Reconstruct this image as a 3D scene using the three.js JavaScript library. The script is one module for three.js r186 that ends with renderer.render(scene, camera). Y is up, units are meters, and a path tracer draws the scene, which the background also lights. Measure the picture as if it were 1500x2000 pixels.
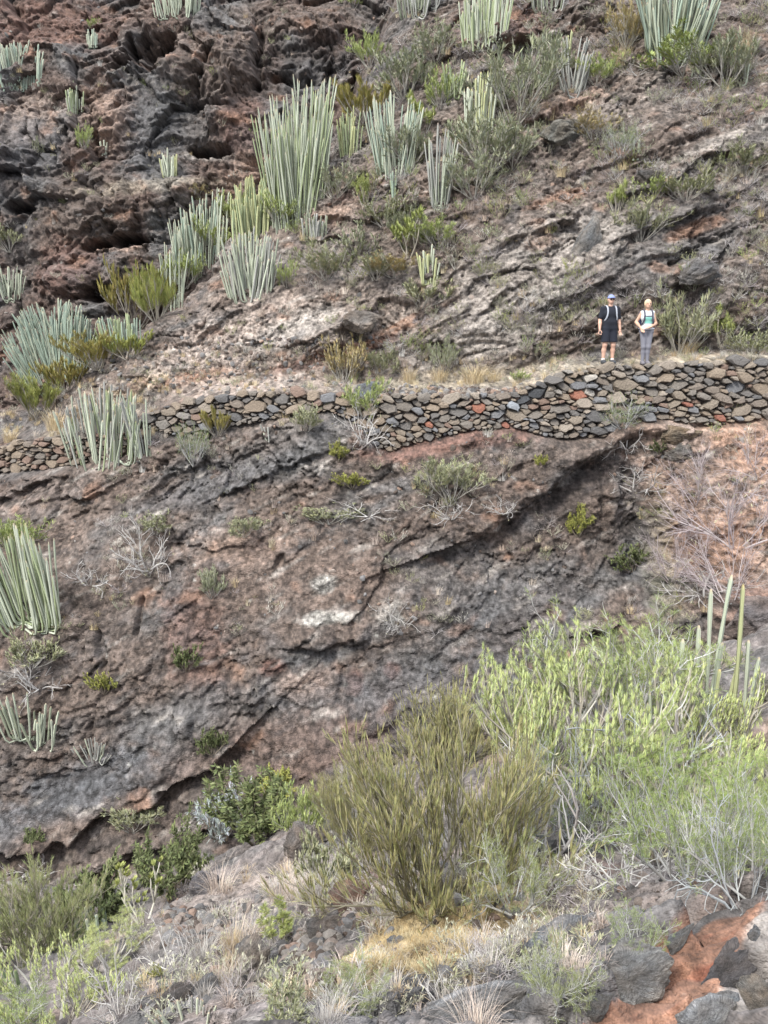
import * as THREE from 'three';
import { mergeGeometries } from 'three/addons/utils/BufferGeometryUtils.js';
import { MarchingCubes } from 'three/addons/objects/MarchingCubes.js';

// ---------------------------------------------------------------- camera, sky, sun, exposure
const scene = new THREE.Scene();
const FOV = 67, PITCH = -10 * Math.PI / 180, EYE = new THREE.Vector3(0, 1.6, 0);
const camera = new THREE.PerspectiveCamera(FOV, 0.75, 0.1, 400);
camera.position.copy(EYE);
camera.rotation.set(PITCH, 0, 0);
scene.add(camera);

const renderer = new THREE.WebGLRenderer({ antialias: true });
renderer.setSize(768, 1024);
renderer.toneMapping = THREE.LinearToneMapping;
renderer.toneMappingExposure = 2.5;
renderer.shadowMap.enabled = true;

const sunDir = new THREE.Vector3(-0.45, 0.85, 0.35).normalize();
{ // bright, thinly overcast sky: paler towards the horizon, brighter round the veiled sun
  const W = 256, H = 128, d = new Float32Array(W * H * 4), v = new THREE.Vector3();
  for (let j = 0; j < H; j++) for (let i = 0; i < W; i++) {
    const th = ((j + 0.5) / H - 0.5) * Math.PI, ph = ((i + 0.5) / W - 0.5) * 2 * Math.PI;
    v.set(Math.cos(th) * Math.cos(ph), Math.sin(th), Math.cos(th) * Math.sin(ph));
    const up = Math.max(0, v.y), g = Math.pow(Math.max(0, v.dot(sunDir)), 6);
    const L = v.y < 0 ? 0.2 : 0.34 + 0.66 * up + 0.75 * g, k = (j * W + i) * 4;
    d[k] = L * (0.92 + 0.06 * g); d[k + 1] = L * (0.97 + 0.02 * g); d[k + 2] = L * (1.07 - 0.09 * g); d[k + 3] = 1;
  }
  const t = new THREE.DataTexture(d, W, H, THREE.RGBAFormat, THREE.FloatType);
  t.mapping = THREE.EquirectangularReflectionMapping; t.magFilter = THREE.LinearFilter; t.needsUpdate = true;
  scene.background = t; scene.environment = t;
}
const sun = new THREE.DirectionalLight(new THREE.Color(1, 0.95, 0.86), 1.5);
sun.position.copy(sunDir).multiplyScalar(60);
sun.target.position.set(0, 0, -18); scene.add(sun, sun.target);
sun.castShadow = true; sun.shadow.radius = 20; sun.shadow.mapSize.set(2048, 2048);
Object.assign(sun.shadow.camera, { left: -24, right: 24, top: 24, bottom: -24, near: 1, far: 120 });

// ---------------------------------------------------------------- random numbers, noise
function rngOf(seed) { let a = seed >>> 0; return () => { a = (a + 0x6D2B79F5) | 0; let t = Math.imul(a ^ (a >>> 15), 1 | a); t = (t + Math.imul(t ^ (t >>> 7), 61 | t)) ^ t; return ((t ^ (t >>> 14)) >>> 0) / 4294967296; }; }
const PERM = new Uint8Array(512);
{ const r = rngOf(77), a = [...Array(256).keys()]; for (let i = 255; i > 0; i--) { const j = Math.floor(r() * (i + 1)); [a[i], a[j]] = [a[j], a[i]]; } for (let i = 0; i < 512; i++) PERM[i] = a[i & 255]; }
const fade = t => t * t * t * (t * (t * 6 - 15) + 10);
function grad(h, x, y, z) { const u = h & 8 ? y : x, w = (h & 15) < 4 ? y : ((h & 13) === 12 ? x : z); return ((h & 1) ? -u : u) + ((h & 2) ? -w : w); }
function n3(x, y, z = 0) {
  const fx = Math.floor(x), fy = Math.floor(y), fz = Math.floor(z), X = fx & 255, Y = fy & 255, Z = fz & 255;
  x -= fx; y -= fy; z -= fz;
  const u = fade(x), v = fade(y), w = fade(z), A = PERM[X] + Y, B = PERM[X + 1] + Y;
  const AA = PERM[A & 255] + Z, AB = PERM[(A + 1) & 255] + Z, BA = PERM[B & 255] + Z, BB = PERM[(B + 1) & 255] + Z;
  const l = (a, b, t) => a + (b - a) * t;
  return l(l(l(grad(PERM[AA & 255], x, y, z), grad(PERM[BA & 255], x - 1, y, z), u), l(grad(PERM[AB & 255], x, y - 1, z), grad(PERM[BB & 255], x - 1, y - 1, z), u), v),
    l(l(grad(PERM[(AA + 1) & 255], x, y, z - 1), grad(PERM[(BA + 1) & 255], x - 1, y, z - 1), u), l(grad(PERM[(AB + 1) & 255], x, y - 1, z - 1), grad(PERM[(BB + 1) & 255], x - 1, y - 1, z - 1), u), v), w);
}
function fbm(x, y, z, o) { let s = 0, a = 0.5; for (let i = 0; i < o; i++) { s += a * n3(x, y, z + i * 7.3); x *= 2.03; y *= 2.03; z *= 2.03; a *= 0.5; } return s; }
function ridged(x, y, z, o) { let s = 0, a = 0.5; for (let i = 0; i < o; i++) { s += a * (1 - 2 * Math.abs(n3(x, y, z + i * 5.1))); x *= 2.07; y *= 2.07; z *= 2.07; a *= 0.5; } return s; }
const hash2 = (i, j, k = 0) => PERM[(PERM[(PERM[i & 255] + j) & 255] + k) & 255] / 255;
const W0 = { f1: 0, f2: 0, i: 0, j: 0, dx: 0, dy: 0 };
function worley(x, y, k) {
  const X = Math.floor(x), Y = Math.floor(y); let f1 = 9, f2 = 9;
  for (let i = X - 1; i <= X + 1; i++) for (let j = Y - 1; j <= Y + 1; j++) {
    const dx = x - i - 0.1 - 0.8 * hash2(i, j, k), dy = y - j - 0.1 - 0.8 * hash2(i, j, k + 57), d = dx * dx + dy * dy;
    if (d < f1) { f2 = f1; f1 = d; W0.i = i; W0.j = j; W0.dx = dx; W0.dy = dy; } else if (d < f2) f2 = d;
  }
  W0.f1 = Math.sqrt(f1); W0.f2 = Math.sqrt(f2); return W0;
}
const clamp = (x, a, b) => x < a ? a : x > b ? b : x;
const sstep = (a, b, x) => { const t = clamp((x - a) / (b - a), 0, 1); return t * t * (3 - 2 * t); };
const lerp = (a, b, t) => a + (b - a) * t;

// ---------------------------------------------------------------- survey: sight lines from the viewpoint, thin plate surfaces through surveyed points
const FOCAL = 1000 / Math.tan(FOV * Math.PI / 360);
function sight(u, v) { // direction with z = -1
  const a = (u - 750) / FOCAL, b = (1000 - v) / FOCAL, cp = Math.cos(PITCH), sp = Math.sin(PITCH);
  const y = sp + b * cp, z = -cp + b * sp;
  return [a / -z, y / -z];
}
function at(u, v, d) { const [x, y] = sight(u, v); return [x * d, EYE.y + y * d, -d]; }
const perPx = d => d / FOCAL;
function thinPlate(pts, reg = 0.02) { // pts: [a, b, value]
  const n = pts.length, N = n + 3, M = [];
  const U = r2 => r2 < 1e-9 ? 0 : r2 * Math.log(r2);
  for (let i = 0; i < N; i++) M.push(new Float64Array(N + 1));
  for (let i = 0; i < n; i++) {
    for (let j = 0; j < n; j++) M[i][j] = U((pts[i][0] - pts[j][0]) ** 2 + (pts[i][1] - pts[j][1]) ** 2) + (i === j ? reg * 10 : 0);
    M[i][n] = M[n][i] = 1; M[i][n + 1] = M[n + 1][i] = pts[i][0]; M[i][n + 2] = M[n + 2][i] = pts[i][1]; M[i][N] = pts[i][2];
  }
  for (let c = 0; c < N; c++) {
    let p = c; for (let r = c + 1; r < N; r++) if (Math.abs(M[r][c]) > Math.abs(M[p][c])) p = r;
    [M[c], M[p]] = [M[p], M[c]];
    for (let r = 0; r < N; r++) if (r !== c) { const f = M[r][c] / M[c][c]; if (f) for (let k = c; k <= N; k++) M[r][k] -= f * M[c][k]; }
  }
  const w = M.map((row, i) => row[N] / row[i]);
  return (a, b) => { let s = w[n] + w[n + 1] * a + w[n + 2] * b; for (let i = 0; i < n; i++) s += w[i] * U((a - pts[i][0]) ** 2 + (b - pts[i][1]) ** 2); return s; };
}
// the far slope: depth over (x, y)
const slopePts = [
  [1190, 730, 20.7], [1480, 715, 20.2], [730, 775, 21.4], [500, 780, 21.8], [300, 800, 22.2], [100, 870, 22.6], [0, 880, 22.8], [950, 760, 21],
  [1200, 560, 21.4], [1480, 540, 20.8], [1200, 400, 22.9], [1480, 380, 22.4], [1200, 200, 25.2], [1480, 150, 25], [1300, 0, 28], [1000, 0, 29.5], [1500, -80, 28.5], [850, -60, 31.5],
  [800, 600, 22.9], [800, 400, 24.9], [800, 180, 28], [600, 600, 23.6], [400, 660, 23.4], [230, 690, 24], [330, 620, 24.4], [450, 490, 26], [640, 320, 27.7], [740, 140, 29.8], [40, 820, 23],
  [1000, 860, 20.2], [700, 900, 20.5], [400, 900, 21.2], [100, 960, 21.6], [0, 1000, 21], [700, 1050, 19.5], [1000, 1000, 19.5], [1200, 880, 19.8], [1250, 1080, 19.7], [1400, 880, 19.4], [1480, 1000, 18.3],
  [1400, 1080, 18.2], [1490, 1150, 17.2], [1100, 1150, 19.2], [850, 1200, 18.4], [500, 1200, 18.4], [200, 1200, 18.2], [0, 1220, 18.2], [250, 1400, 17.1], [0, 1450, 16.6], [500, 1420, 17.1], [800, 1370, 17.6],
  [0, 1650, 15.9], [250, 1590, 16.1], [600, 1520, 16.3], [1000, 1330, 18], [1300, 1250, 18], [0, 1780, 15.2], [300, 1720, 15.2],
].map(([u, v, d]) => { const p = at(u, v, d); return [p[0], p[1], p[2]]; });
const slopeBase = thinPlate(slopePts);
// the crag behind the ridge
const cragBase = thinPlate([[0, 860, 29], [0, 600, 31], [-150, 700, 31], [200, 450, 31], [400, 300, 32.2], [600, 150, 33.5], [200, 100, 34.5], [0, 0, 36.5], [-150, 0, 37], [700, 50, 35], [330, 600, 30], [500, 450, 31.5], [0, 300, 33], [800, -60, 36.5], [400, -80, 37.5], [0, -80, 38], [700, 220, 32.5]]
  .map(([u, v, d]) => at(u, v, d)));
// the near bank: height over (x, z)
const bankBase = thinPlate([...[[1400, 1950, 2.7], [1480, 1800, 3.1], [1200, 1900, 3.1], [1000, 1990, 2.7], [700, 1990, 2.9], [900, 1880, 3.9], [1100, 1850, 3.9], [800, 1800, 6], [800, 1700, 7.6], [600, 1900, 5.3], [400, 1950, 5.8], [100, 1980, 7],
  [300, 1850, 8.3], [400, 1740, 10.2], [620, 1640, 10.8], [50, 1870, 9.6], [0, 1740, 13], [250, 1800, 11], [450, 1680, 12.8], [700, 1540, 14.6], [1000, 1760, 5.4], [1100, 1680, 6.8], [1300, 1770, 4.4], [1400, 1560, 8.6], [1470, 1330, 11.3],
  [1200, 1450, 10.3], [950, 1470, 12.8], [1500, 1650, 6.2], [1300, 1300, 14.5], [-150, 1900, 9]].map(([u, v, d]) => { const p = at(u, v, d); return [p[0], p[2], p[1]]; }),
  [0, 0, 0], [0, 3, 0.6], [-4, 0, -0.6], [-4, 4, 0.4], [4, 0, 0.7], [5, 4, 1.6], [-9, -2, -3.2], [7, -4, 0.6], [8, -9, -0.6], [-10, -14, -9.5], [-7, -16.5, -11], [-2, -17, -10], [4, -17.5, -7.5], [9, -16, -4]], 0.01);

// polylines in (x, y) of the far slope
const onSlopeBase = (u, v, f = slopeBase) => { let d = 21; for (let i = 0; i < 60; i++) { const p = at(u, v, d); d = lerp(d, -f(p[0], p[1]), 0.5); } return at(u, v, d); };
const line = (list, f) => list.map(([u, v]) => onSlopeBase(u, v, f));
function lineY(poly, x) { // height of a polyline running in +x
  let i = 0; while (i < poly.length - 2 && x > poly[i + 1][0]) i++;
  const a = poly[i], b = poly[i + 1]; return a[1] + (b[1] - a[1]) * clamp((x - a[0]) / (b[0] - a[0]), -0.3, 1.3);
}
function side(poly, x, y) { // signed distance, + on the upper left of a polyline running in +x; also how far along
  let best = 1e9, sg = 1;
  for (let i = 0; i < poly.length - 1; i++) {
    const ax = poly[i][0], ay = poly[i][1], bx = poly[i + 1][0] - ax, by = poly[i + 1][1] - ay, px = x - ax, py = y - ay;
    const t = clamp((px * bx + py * by) / (bx * bx + by * by), 0, 1), dx = px - bx * t, dy = py - by * t, d = dx * dx + dy * dy;
    if (d < best) { best = d; sg = bx * py - by * px >= 0 ? 1 : -1; }
  }
  return sg * Math.sqrt(best);
}
const ridgeLine = line([[-200, 890], [-20, 868], [40, 815], [120, 745], [230, 665], [330, 600], [400, 545], [450, 455], [510, 405], [560, 365], [640, 300], [690, 225], [730, 120], [765, 40], [800, -60], [840, -160]]);
const wallTop = line([[270, 820], [300, 806], [335, 790], [400, 777], [470, 771], [540, 765], [640, 770], [740, 776], [830, 772], [930, 772], [1010, 766], [1045, 752], [1070, 742], [1110, 728], [1180, 719], [1300, 716], [1400, 707], [1500, 702], [1620, 700]]);
const wallFoot = line([[270, 832], [300, 838], [335, 850], [395, 862], [420, 838], [500, 826], [560, 812], [640, 804], [690, 822], [735, 876], [760, 884], [830, 864], [920, 842], [1000, 834], [1060, 850], [1110, 860], [1190, 856], [1215, 826], [1300, 818], [1400, 832], [1500, 818], [1620, 815]]);
const wallTop2 = line([[-60, 880], [0, 872], [60, 862], [140, 852], [200, 848], [262, 846]]);
const wallFoot2 = line([[-60, 930], [0, 922], [60, 920], [140, 908], [200, 896], [262, 880]]);
const pathLine = [...wallTop2.slice(0, 5), ...wallTop];
const wallZ = (x, y, top) => slopeBase(x, lineY(top, x)) + 0.1 + (lineY(top, x) - y) * 0.16;

// ---- hand surveyed relief: overhanging lips [polyline, lip out, cut in, width] and hollows [u, v, ru, rv, turn, depth]
const lips = [
  [[[900, 1060], [960, 1036], [1010, 1005], [1070, 962], [1100, 930], [1180, 882], [1240, 850], [1310, 828]], 0.2, 0.95, 1.1],
  [[[-40, 1668], [60, 1652], [120, 1640], [200, 1596], [290, 1562], [350, 1512], [415, 1492], [440, 1468]], 0.5, 0.55, 0.8],
  [[[-40, 1768], [80, 1750], [150, 1722], [270, 1684], [330, 1660]], 0.2, 0.9, 0.5],
  [[[40, 985], [120, 978], [180, 970], [208, 955]], 0.35, 0.3, 0.4],
  [[[0, 975], [50, 950], [85, 940]], 0.25, 0.25, 0.3],
  [[[1070, 218], [1110, 200], [1160, 186], [1180, 168]], 0.3, 0.4, 0.4],
  [[[950, 338], [990, 318], [1020, 300]], 0.3, 0.35, 0.3],
  [[[1310, 552], [1350, 548], [1385, 535], [1420, 500]], 0.35, 0.35, 0.4],
  [[[945, 612], [975, 580], [1005, 562]], 0.2, 0.25, 0.3],
  [[[880, 112], [920, 100], [965, 96], [1030, 80]], 0.3, 0.35, 0.4],
  [[[1120, 650], [1200, 632], [1260, 610], [1330, 600]], 0.12, 0.2, 0.3],
  [[[560, 670], [620, 650], [690, 635], [740, 600]], 0.22, 0.25, 0.35],
  [[[640, 420], [720, 425], [800, 395], [880, 415], [960, 408]], 0.15, 0.25, 0.4],
  [[[1050, 1280], [1130, 1240], [1180, 1225]], 0.2, 0.3, 0.4],
  [[[580, 1262], [660, 1258], [720, 1240], [740, 1222]], 0.2, 0.15, 0.35],
  [[[280, 1390], [330, 1380], [400, 1330], [440, 1290]], 0.12, 0.25, 0.3],
  [[[450, 960], [520, 930], [600, 890], [680, 880]], 0.15, 0.22, 0.35],
  [[[300, 880], [360, 920], [420, 905]], 0.1, 0.18, 0.3],
  [[[1000, 470], [1080, 440], [1160, 400], [1250, 380]], 0.15, 0.15, 0.4],
  [[[1250, 450], [1330, 420], [1420, 400], [1500, 350]], 0.2, 0.25, 0.4],
  [[[1180, 320], [1280, 290], [1400, 250], [1500, 230]], 0.12, 0.2, 0.4],
].map(([p, a, b, w]) => { const q = line(p); return { q, a, b, w, x0: Math.min(...q.map(o => o[0])) - 2.5, x1: Math.max(...q.map(o => o[0])) + 2.5, y0: Math.min(...q.map(o => o[1])) - 2.5, y1: Math.max(...q.map(o => o[1])) + 2.5 }; });
const hole = f => ([u, v, ru, rv, turn, depth]) => { const p = onSlopeBase(u, v, f), m = perPx(-p[2]); return { x: p[0], y: p[1], rx: ru * m, ry: rv * m, c: Math.cos(turn * Math.PI / 180), s: Math.sin(turn * Math.PI / 180), depth }; };
const hollows = [[270, 1215, 6, 40, 0, 0.25], [195, 1265, 8, 35, 20, 0.25], [545, 1098, 20, 9, 60, 0.2], [500, 1325, 3, 22, 5, 0.15], [1340, 840, 26, 14, 20, -0.35], [1325, 868, 30, 16, 15, -0.3], [1240, 1000, 26, 90, 5, 0.35], [1400, 960, 60, 110, 20, -0.2], [1160, 990, 50, 60, 30, -0.15],
  [1365, 520, 45, 20, 25, -0.3], [620, 1245, 50, 22, 0, -0.3], [690, 1245, 35, 20, 10, -0.25], [365, 1400, 18, 26, 20, -0.25], [640, 660, 70, 30, 20, -0.3], [700, 615, 40, 22, 30, -0.25], [1290, 270, 90, 30, 25, -0.15],
  [940, 90, 60, 26, 15, -0.4], [1000, 65, 45, 30, 0, -0.35], [1150, 20, 40, 30, 0, -0.35], [130, 1180, 60, 60, 0, -0.25], [740, 1395, 70, 30, 10, -0.25], [860, 1180, 40, 40, 30, -0.2], [480, 1340, 40, 40, 0, -0.2], [1490, 1270, 50, 40, 0, 0.7], [1460, 1190, 60, 40, 20, -0.4]].map(hole(slopeBase));
const smoothZones = [[220, 1545, 290, 62, 17, 0.8], [650, 1120, 320, 85, 0, 0.65], [1110, 940, 220, 80, 33, 0.65], [950, 915, 150, 45, 0, 0.6], [850, 1270, 420, 130, 5, 0.45], [180, 1180, 140, 80, 20, 0.5], [500, 1460, 240, 60, 8, 0.5]].map(hole(slopeBase));
const strataZones = [[1180, 520, 420, 130, 24, 1], [1350, 300, 300, 50, 24, 0.7], [420, 660, 220, 50, 24, 0.8], [140, 960, 230, 50, 12, 1], [480, 930, 260, 70, 20, 0.8], [220, 1540, 260, 80, 17, 0.4], [700, 620, 130, 50, 28, 0.7], [1100, 900, 240, 70, 33, 0.4]].map(hole(slopeBase));
const cragHollows = [[292, 105, 54, 36, 10, 1.9], [222, 472, 66, 15, 8, 1.7], [400, 290, 48, 10, -8, 1.3], [395, 205, 50, 6, -10, 0.5], [205, 572, 46, 20, 0, 1.9], [22, 400, 28, 13, 0, 1.6], [702, 160, 18, 22, 0, 1.8], [20, 320, 40, 20, 0, 0.5], [540, 170, 60, 30, 10, 0.7], [505, 110, 10, 70, 0, 0.5],
  [430, 140, 40, 70, 10, -0.5], [360, 130, 42, 60, -10, -0.5], [210, 210, 50, 60, 0, -0.45], [150, 420, 70, 50, 20, -0.5], [120, 530, 70, 50, 0, -0.4], [320, 390, 60, 50, 0, -0.4], [250, 50, 80, 30, 0, -0.35], [465, 130, 26, 50, 0, -0.4], [330, 560, 60, 30, 0, -0.35], [30, 180, 50, 40, 0, 0.4], [600, 60, 70, 40, 0, -0.4]].map(hole(cragBase));
function dent(list, x, y) {
  let s = 0;
  for (const h of list) {
    const dx = x - h.x, dy = y - h.y; if (Math.abs(dx) > 3 || Math.abs(dy) > 3) continue;
    const a = (dx * h.c + dy * h.s) / h.rx, b = (-dx * h.s + dy * h.c) / h.ry, r = Math.sqrt(a * a + b * b);
    if (r > 1.6) continue;
    s -= h.depth * sstep(1.2, 0.5, r + (h.depth > 0.8 ? 0.55 : 0.3) * (n3(x * 1.4, y * 1.4, 9) + 0.7 * n3(x * 3.7, y * 3.7, 19) + 0.4 * n3(x * 8, y * 8, 29))) * (1 + 0.5 * n3(x * 2.4, y * 2.4, 5));
  }
  return s;
}

// ---- rock relief, towards the viewer, in metres
const CD = Math.cos(0.42), SD = Math.sin(0.42);
const hk = k => hash2(k, 31, 5) - 0.5;
function strata(s, t, seed) {
  const q = t * 1.55 + 0.5 * n3(t * 0.6, s * 0.12, seed) , k = Math.floor(q), f = q - k;
  const m = j => hk(j + seed) * (0.65 + 0.9 * n3(s * 0.35 + j * 3.7, j * 1.9, seed));
  return lerp(m(k), m(k + 1), sstep(0.86, 1, f)) + (0.5 - f) * 0.28;
}
function blocks(a, b, k, crack) {
  const w = worley(a, b, k), h = hash2(w.i, w.j, k + 11) - 0.5, gx = hash2(w.i, w.j, k + 23) - 0.5, gy = hash2(w.i, w.j, k + 41) - 0.5;
  return h + (w.dx * gx + w.dy * gy) * 1.1 - crack * Math.exp(-(w.f2 - w.f1) / 0.07);
}
function slopeZ(x, y) {
  const wx = x + 0.5 * n3(x * 0.6, y * 0.6, 1) + 0.14 * n3(x * 2.3, y * 2.3, 31), wy = y + 0.5 * n3(x * 0.6, y * 0.6, 2) + 0.14 * n3(x * 2.3, y * 2.3, 32);
  const s = wx * CD + wy * SD, t = -wx * SD + wy * CD;
  const yp = lineY(pathLine, x), up = y - yp, hi = sstep(0, 1, up);
  let zone = 0;
  for (const h of strataZones) { const dx = x - h.x, dy = y - h.y, a = (dx * h.c + dy * h.s) / h.rx, b = (-dx * h.s + dy * h.c) / h.ry; zone = Math.max(zone, h.depth * sstep(1.3, 0.6, Math.sqrt(a * a + b * b))); }
  const broken = sstep(-0.25, 0.3, n3(s * 0.55, t * 0.9, 14)), kS = clamp((0.22 + 0.85 * zone) * (0.25 + 0.95 * broken), 0.06, 1.1);
  let d = 0.6 * fbm(x * 0.3, y * 0.3, 5, 3);
  d += kS * (0.42 * strata(s, t, 3) + 0.16 * strata(s * 2.2, t * 3.1, 17) + 0.06 * ridged(s * 1.1, t * 6, 2, 3));
  let calm = 0; for (const h of smoothZones) { const dx = x - h.x, dy = y - h.y, a = (dx * h.c + dy * h.s) / h.rx, b = (-dx * h.s + dy * h.c) / h.ry; calm = Math.max(calm, h.depth * sstep(1.3, 0.7, Math.sqrt(a * a + b * b) + 0.3 * n3(x * 1.1, y * 1.1, 44))); }
  const rub = (1 - calm) * (0.5 + 0.5 * sstep(-0.2, 0.3, n3(x * 0.5, y * 0.5, 18)));
  d += (1 - 0.5 * calm) * 0.24 * blocks(s * 0.7, t * 1.1, 3, 0.4 * (1 - calm)) * (0.7 + 0.9 * n3(x * 0.4, y * 0.4, 8)) + rub * (0.12 * blocks(s * 1.9, t * 2.6, 9, 0.7) + 0.1 * blocks(wx * 3.9, wy * 5.2, 19, 0.7) + 0.055 * blocks(wx * 8, wy * 10, 29, 0.7));
  d += 0.13 * ridged(x * 1.3, y * 1.6, 3, 5) * (1.1 - 0.5 * kS) * (1 - 0.55 * calm) + 0.085 * fbm(x * 5, y * 6, 1, 4) * (1 - 0.5 * calm);
  const q = sstep(-0.1, 0.15, up) * sstep(0.9, 0.3, up); // earth on the path itself is smoother
  d *= 1 - 0.75 * q;
  for (const l of lips) {
    if (x < l.x0 || x > l.x1 || y < l.y0 || y > l.y1) continue;
    const sd = side(l.q, x, y) + 0.2 * n3(x * 1.3, y * 1.3, 6) + 0.12 * n3(x * 3.1, y * 3.1, 16) + 0.06 * n3(x * 7, y * 7, 3);
    const ww = 0.05 + 0.13 * Math.max(0, n3(x * 0.9, y * 0.9, 71) + 0.25) + (l.b > 0.93 ? 0.28 : l.b > 0.8 ? 0.08 : 0), k = sstep(-ww, ww * 0.6, sd), amp = clamp(0.62 + 1.5 * n3(x * 0.75, y * 0.75, l.x0), l.b > 0.5 ? 0.75 : 0.08, 1.15);
    d += amp * (k * l.a * Math.exp(-Math.abs(sd) / l.w) - (1 - k) * l.b * Math.exp(-Math.abs(sd) / l.w));
  }
  d += dent(hollows, x, y);
  let z = slopeBase(x, y) + d;
  z -= 1.35 * sstep(0, 0.42, up) * Math.exp(-Math.max(0, up - 0.5) / 4); // the path cut into the slope
  for (const [top, foot] of [[wallTop, wallFoot], [wallTop2, wallFoot2]]) {
    if (x < top[0][0] - 0.1 || x > top[top.length - 1][0] + 0.1) continue;
    const ty = lineY(top, x), fy = lineY(foot, x);
    if (y < fy - 0.5) continue;
    const k = sstep(fy - 0.25, fy + 0.05, y), zw = wallZ(x, y, top) - 0.13;
    if (y < ty + 0.05) z = lerp(z, zw, k); else z = Math.min(z, zw + 0.05);
  }
  const sd = side(ridgeLine, x, y) + 0.45 * n3(x * 0.9, y * 0.9, 3) + 0.22 * n3(x * 2.3, y * 2.3, 3);
  if (sd > -1.2) z -= 0.42 * (sd + 1.2) ** 2 + (sd > 0 ? 2.5 * sd * sd : 0);
  return z;
}
function cragZ(x, y) {
  const wx = x + 0.9 * n3(x * 0.45, y * 0.45, 11) + 0.1 * n3(x * 1.5, y * 1.5, 13), wy = y + 0.9 * n3(x * 0.45, y * 0.45, 12) + 0.1 * n3(x * 1.5, y * 1.5, 14);
  const s = wx * 0.98 + wy * 0.17, t = wy * 0.98 - wx * 0.17;
  let d = 1.2 * fbm(x * 0.25, y * 0.25, 15, 3), rub = sstep(-0.25, 0.35, n3(x * 0.3, y * 0.3, 51));
  d += 0.95 * blocks(s * 0.42, t * 0.36, 33, 0.2) + lerp(0.3, 0.46, rub) * blocks(s * 0.95, t * 1.15, 39, 0.25) + (0.14 + 0.1 * rub) * blocks(s * 2.3, t * 2.9, 49, 0.35) + 0.09 * blocks(s * 5, t * 6.5, 59, 0.5);
  d += 0.28 * strata(s * 0.7, t * 0.6, 40) + 0.1 * ridged(x * 0.9, y * 1.1, 13, 6) + 0.06 * fbm(x * 5, y * 6, 1, 4);
  return cragBase(x, y) + d + dent(cragHollows, x, y);
}
const edgeLine = [[1220, 2040, 2.45], [1285, 1955, 2.7], [1340, 1890, 2.95], [1390, 1850, 3.1], [1435, 1800, 3.3]].map(a => at(...a)).map(p => [p[0], -p[2]]);
function bankY(x, z) {
  const near = sstep(-4.9, -3.4, z), b = bankBase(x, z);
  let d = 0.35 * fbm(x * 0.45, z * 0.45, 21, 3) * (1 - 0.6 * near) + 0.12 * ridged(x * 1.1, z * 1.1, 22, 4);
  d += (0.1 + 0.1 * near) * blocks(x * 1.3 + 0.3 * n3(x, z, 5), z * 1.6, 61, 0.6) + 0.07 * blocks(x * 3.3, z * 3.6, 67, 0.5) + 0.025 * blocks(x * 9, z * 10, 71, 0.5);
  d += 0.03 * fbm(x * 7, z * 7, 23, 4) + near * 0.012 * ridged(x * 14, z * 14, 4, 3);
  if (near > 0) { // the smooth orange vein between the grey ledges
    const sd = side(edgeLine, x, -z); d = lerp(d, d * 0.3 - 0.03, near * sstep(0.2, 0.06, Math.abs(sd - 0.02) + 0.05 * n3(x * 4, z * 4, 3)));
  }
  return b + d;
}

// ---- sampled sheets
const range = (...seg) => { const o = []; for (const [a, b, st] of seg) { const n = Math.round((b - a) / st); for (let i = 0; i < n; i++) o.push(a + (b - a) * i / n); } o.push(seg[seg.length - 1][1]); return Float64Array.from(o); };
function sheet(as, bs, f, keep) { const A = as.length, B = bs.length, v = new Float32Array(A * B), k = new Uint8Array(A * B); for (let j = 0; j < B; j++) for (let i = 0; i < A; i++) { if (keep(as[i], bs[j])) { k[j * A + i] = 1; v[j * A + i] = f(as[i], bs[j]); } } return { as, bs, v, k, A, B }; }
function look(sh, a, b) {
  const find = (xs, x) => { let lo = 0, hi = xs.length - 1; if (x < xs[0] || x >= xs[hi]) return -1; while (hi - lo > 1) { const m = (lo + hi) >> 1; if (xs[m] <= x) lo = m; else hi = m; } return lo; };
  const i = find(sh.as, a), j = find(sh.bs, b); if (i < 0 || j < 0) return NaN;
  const o = j * sh.A + i; if (!(sh.k[o] && sh.k[o + 1] && sh.k[o + sh.A] && sh.k[o + sh.A + 1])) return NaN;
  const fx = (a - sh.as[i]) / (sh.as[i + 1] - sh.as[i]), fy = (b - sh.bs[j]) / (sh.bs[j + 1] - sh.bs[j]);
  return lerp(lerp(sh.v[o], sh.v[o + 1], fx), lerp(sh.v[o + sh.A], sh.v[o + sh.A + 1], fx), fy);
}
const FINE = 1; // 1 = full density
const inView = (x, y, z, m) => { const d = -z; if (d < -0.5) return false; const cp = Math.cos(PITCH), sp = Math.sin(PITCH), yy = y - EYE.y, f = yy * sp + d * cp, up = yy * cp - d * sp; return Math.abs(x) < f * 0.5 + m && Math.abs(up) < f * 0.667 + m; };
const slopeSheet = sheet(range([-14.5, 17.5, 0.0395 * FINE]), range([-11.5, 16, 0.0395 * FINE]), slopeZ, (x, y) => { const sd = side(ridgeLine, x, y); if (sd > 1.9) return false; return inView(x, y, slopeBase(x, y), 2.8); });
const cragSheet = sheet(range([-22, 3, 0.055 * FINE]), range([-5, 19, 0.055 * FINE]), cragZ, (x, y) => { const z = cragBase(x, y), k = slopeBase(clamp(x * 0.78, -14, 4), (y - EYE.y) * 0.78 + EYE.y) / z; return side(ridgeLine, x * k, (y - EYE.y) * k + EYE.y) > -2.2 && inView(x, y, z, 2); });
const bankSheet = sheet(range([-13, -2, 0.05 * FINE], [-2, 2.6, 0.02 * FINE], [2.6, 10, 0.05 * FINE]), range([-17.5, -4.6, 0.05 * FINE], [-4.6, -1.2, 0.016 * FINE], [-1.2, 4, 0.12]), bankY, (x, z) => z > -1.6 || inView(x, bankBase(x, z), z, 1.6));
console.log('sheets', slopeSheet.v.length, cragSheet.v.length, bankSheet.v.length);
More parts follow.
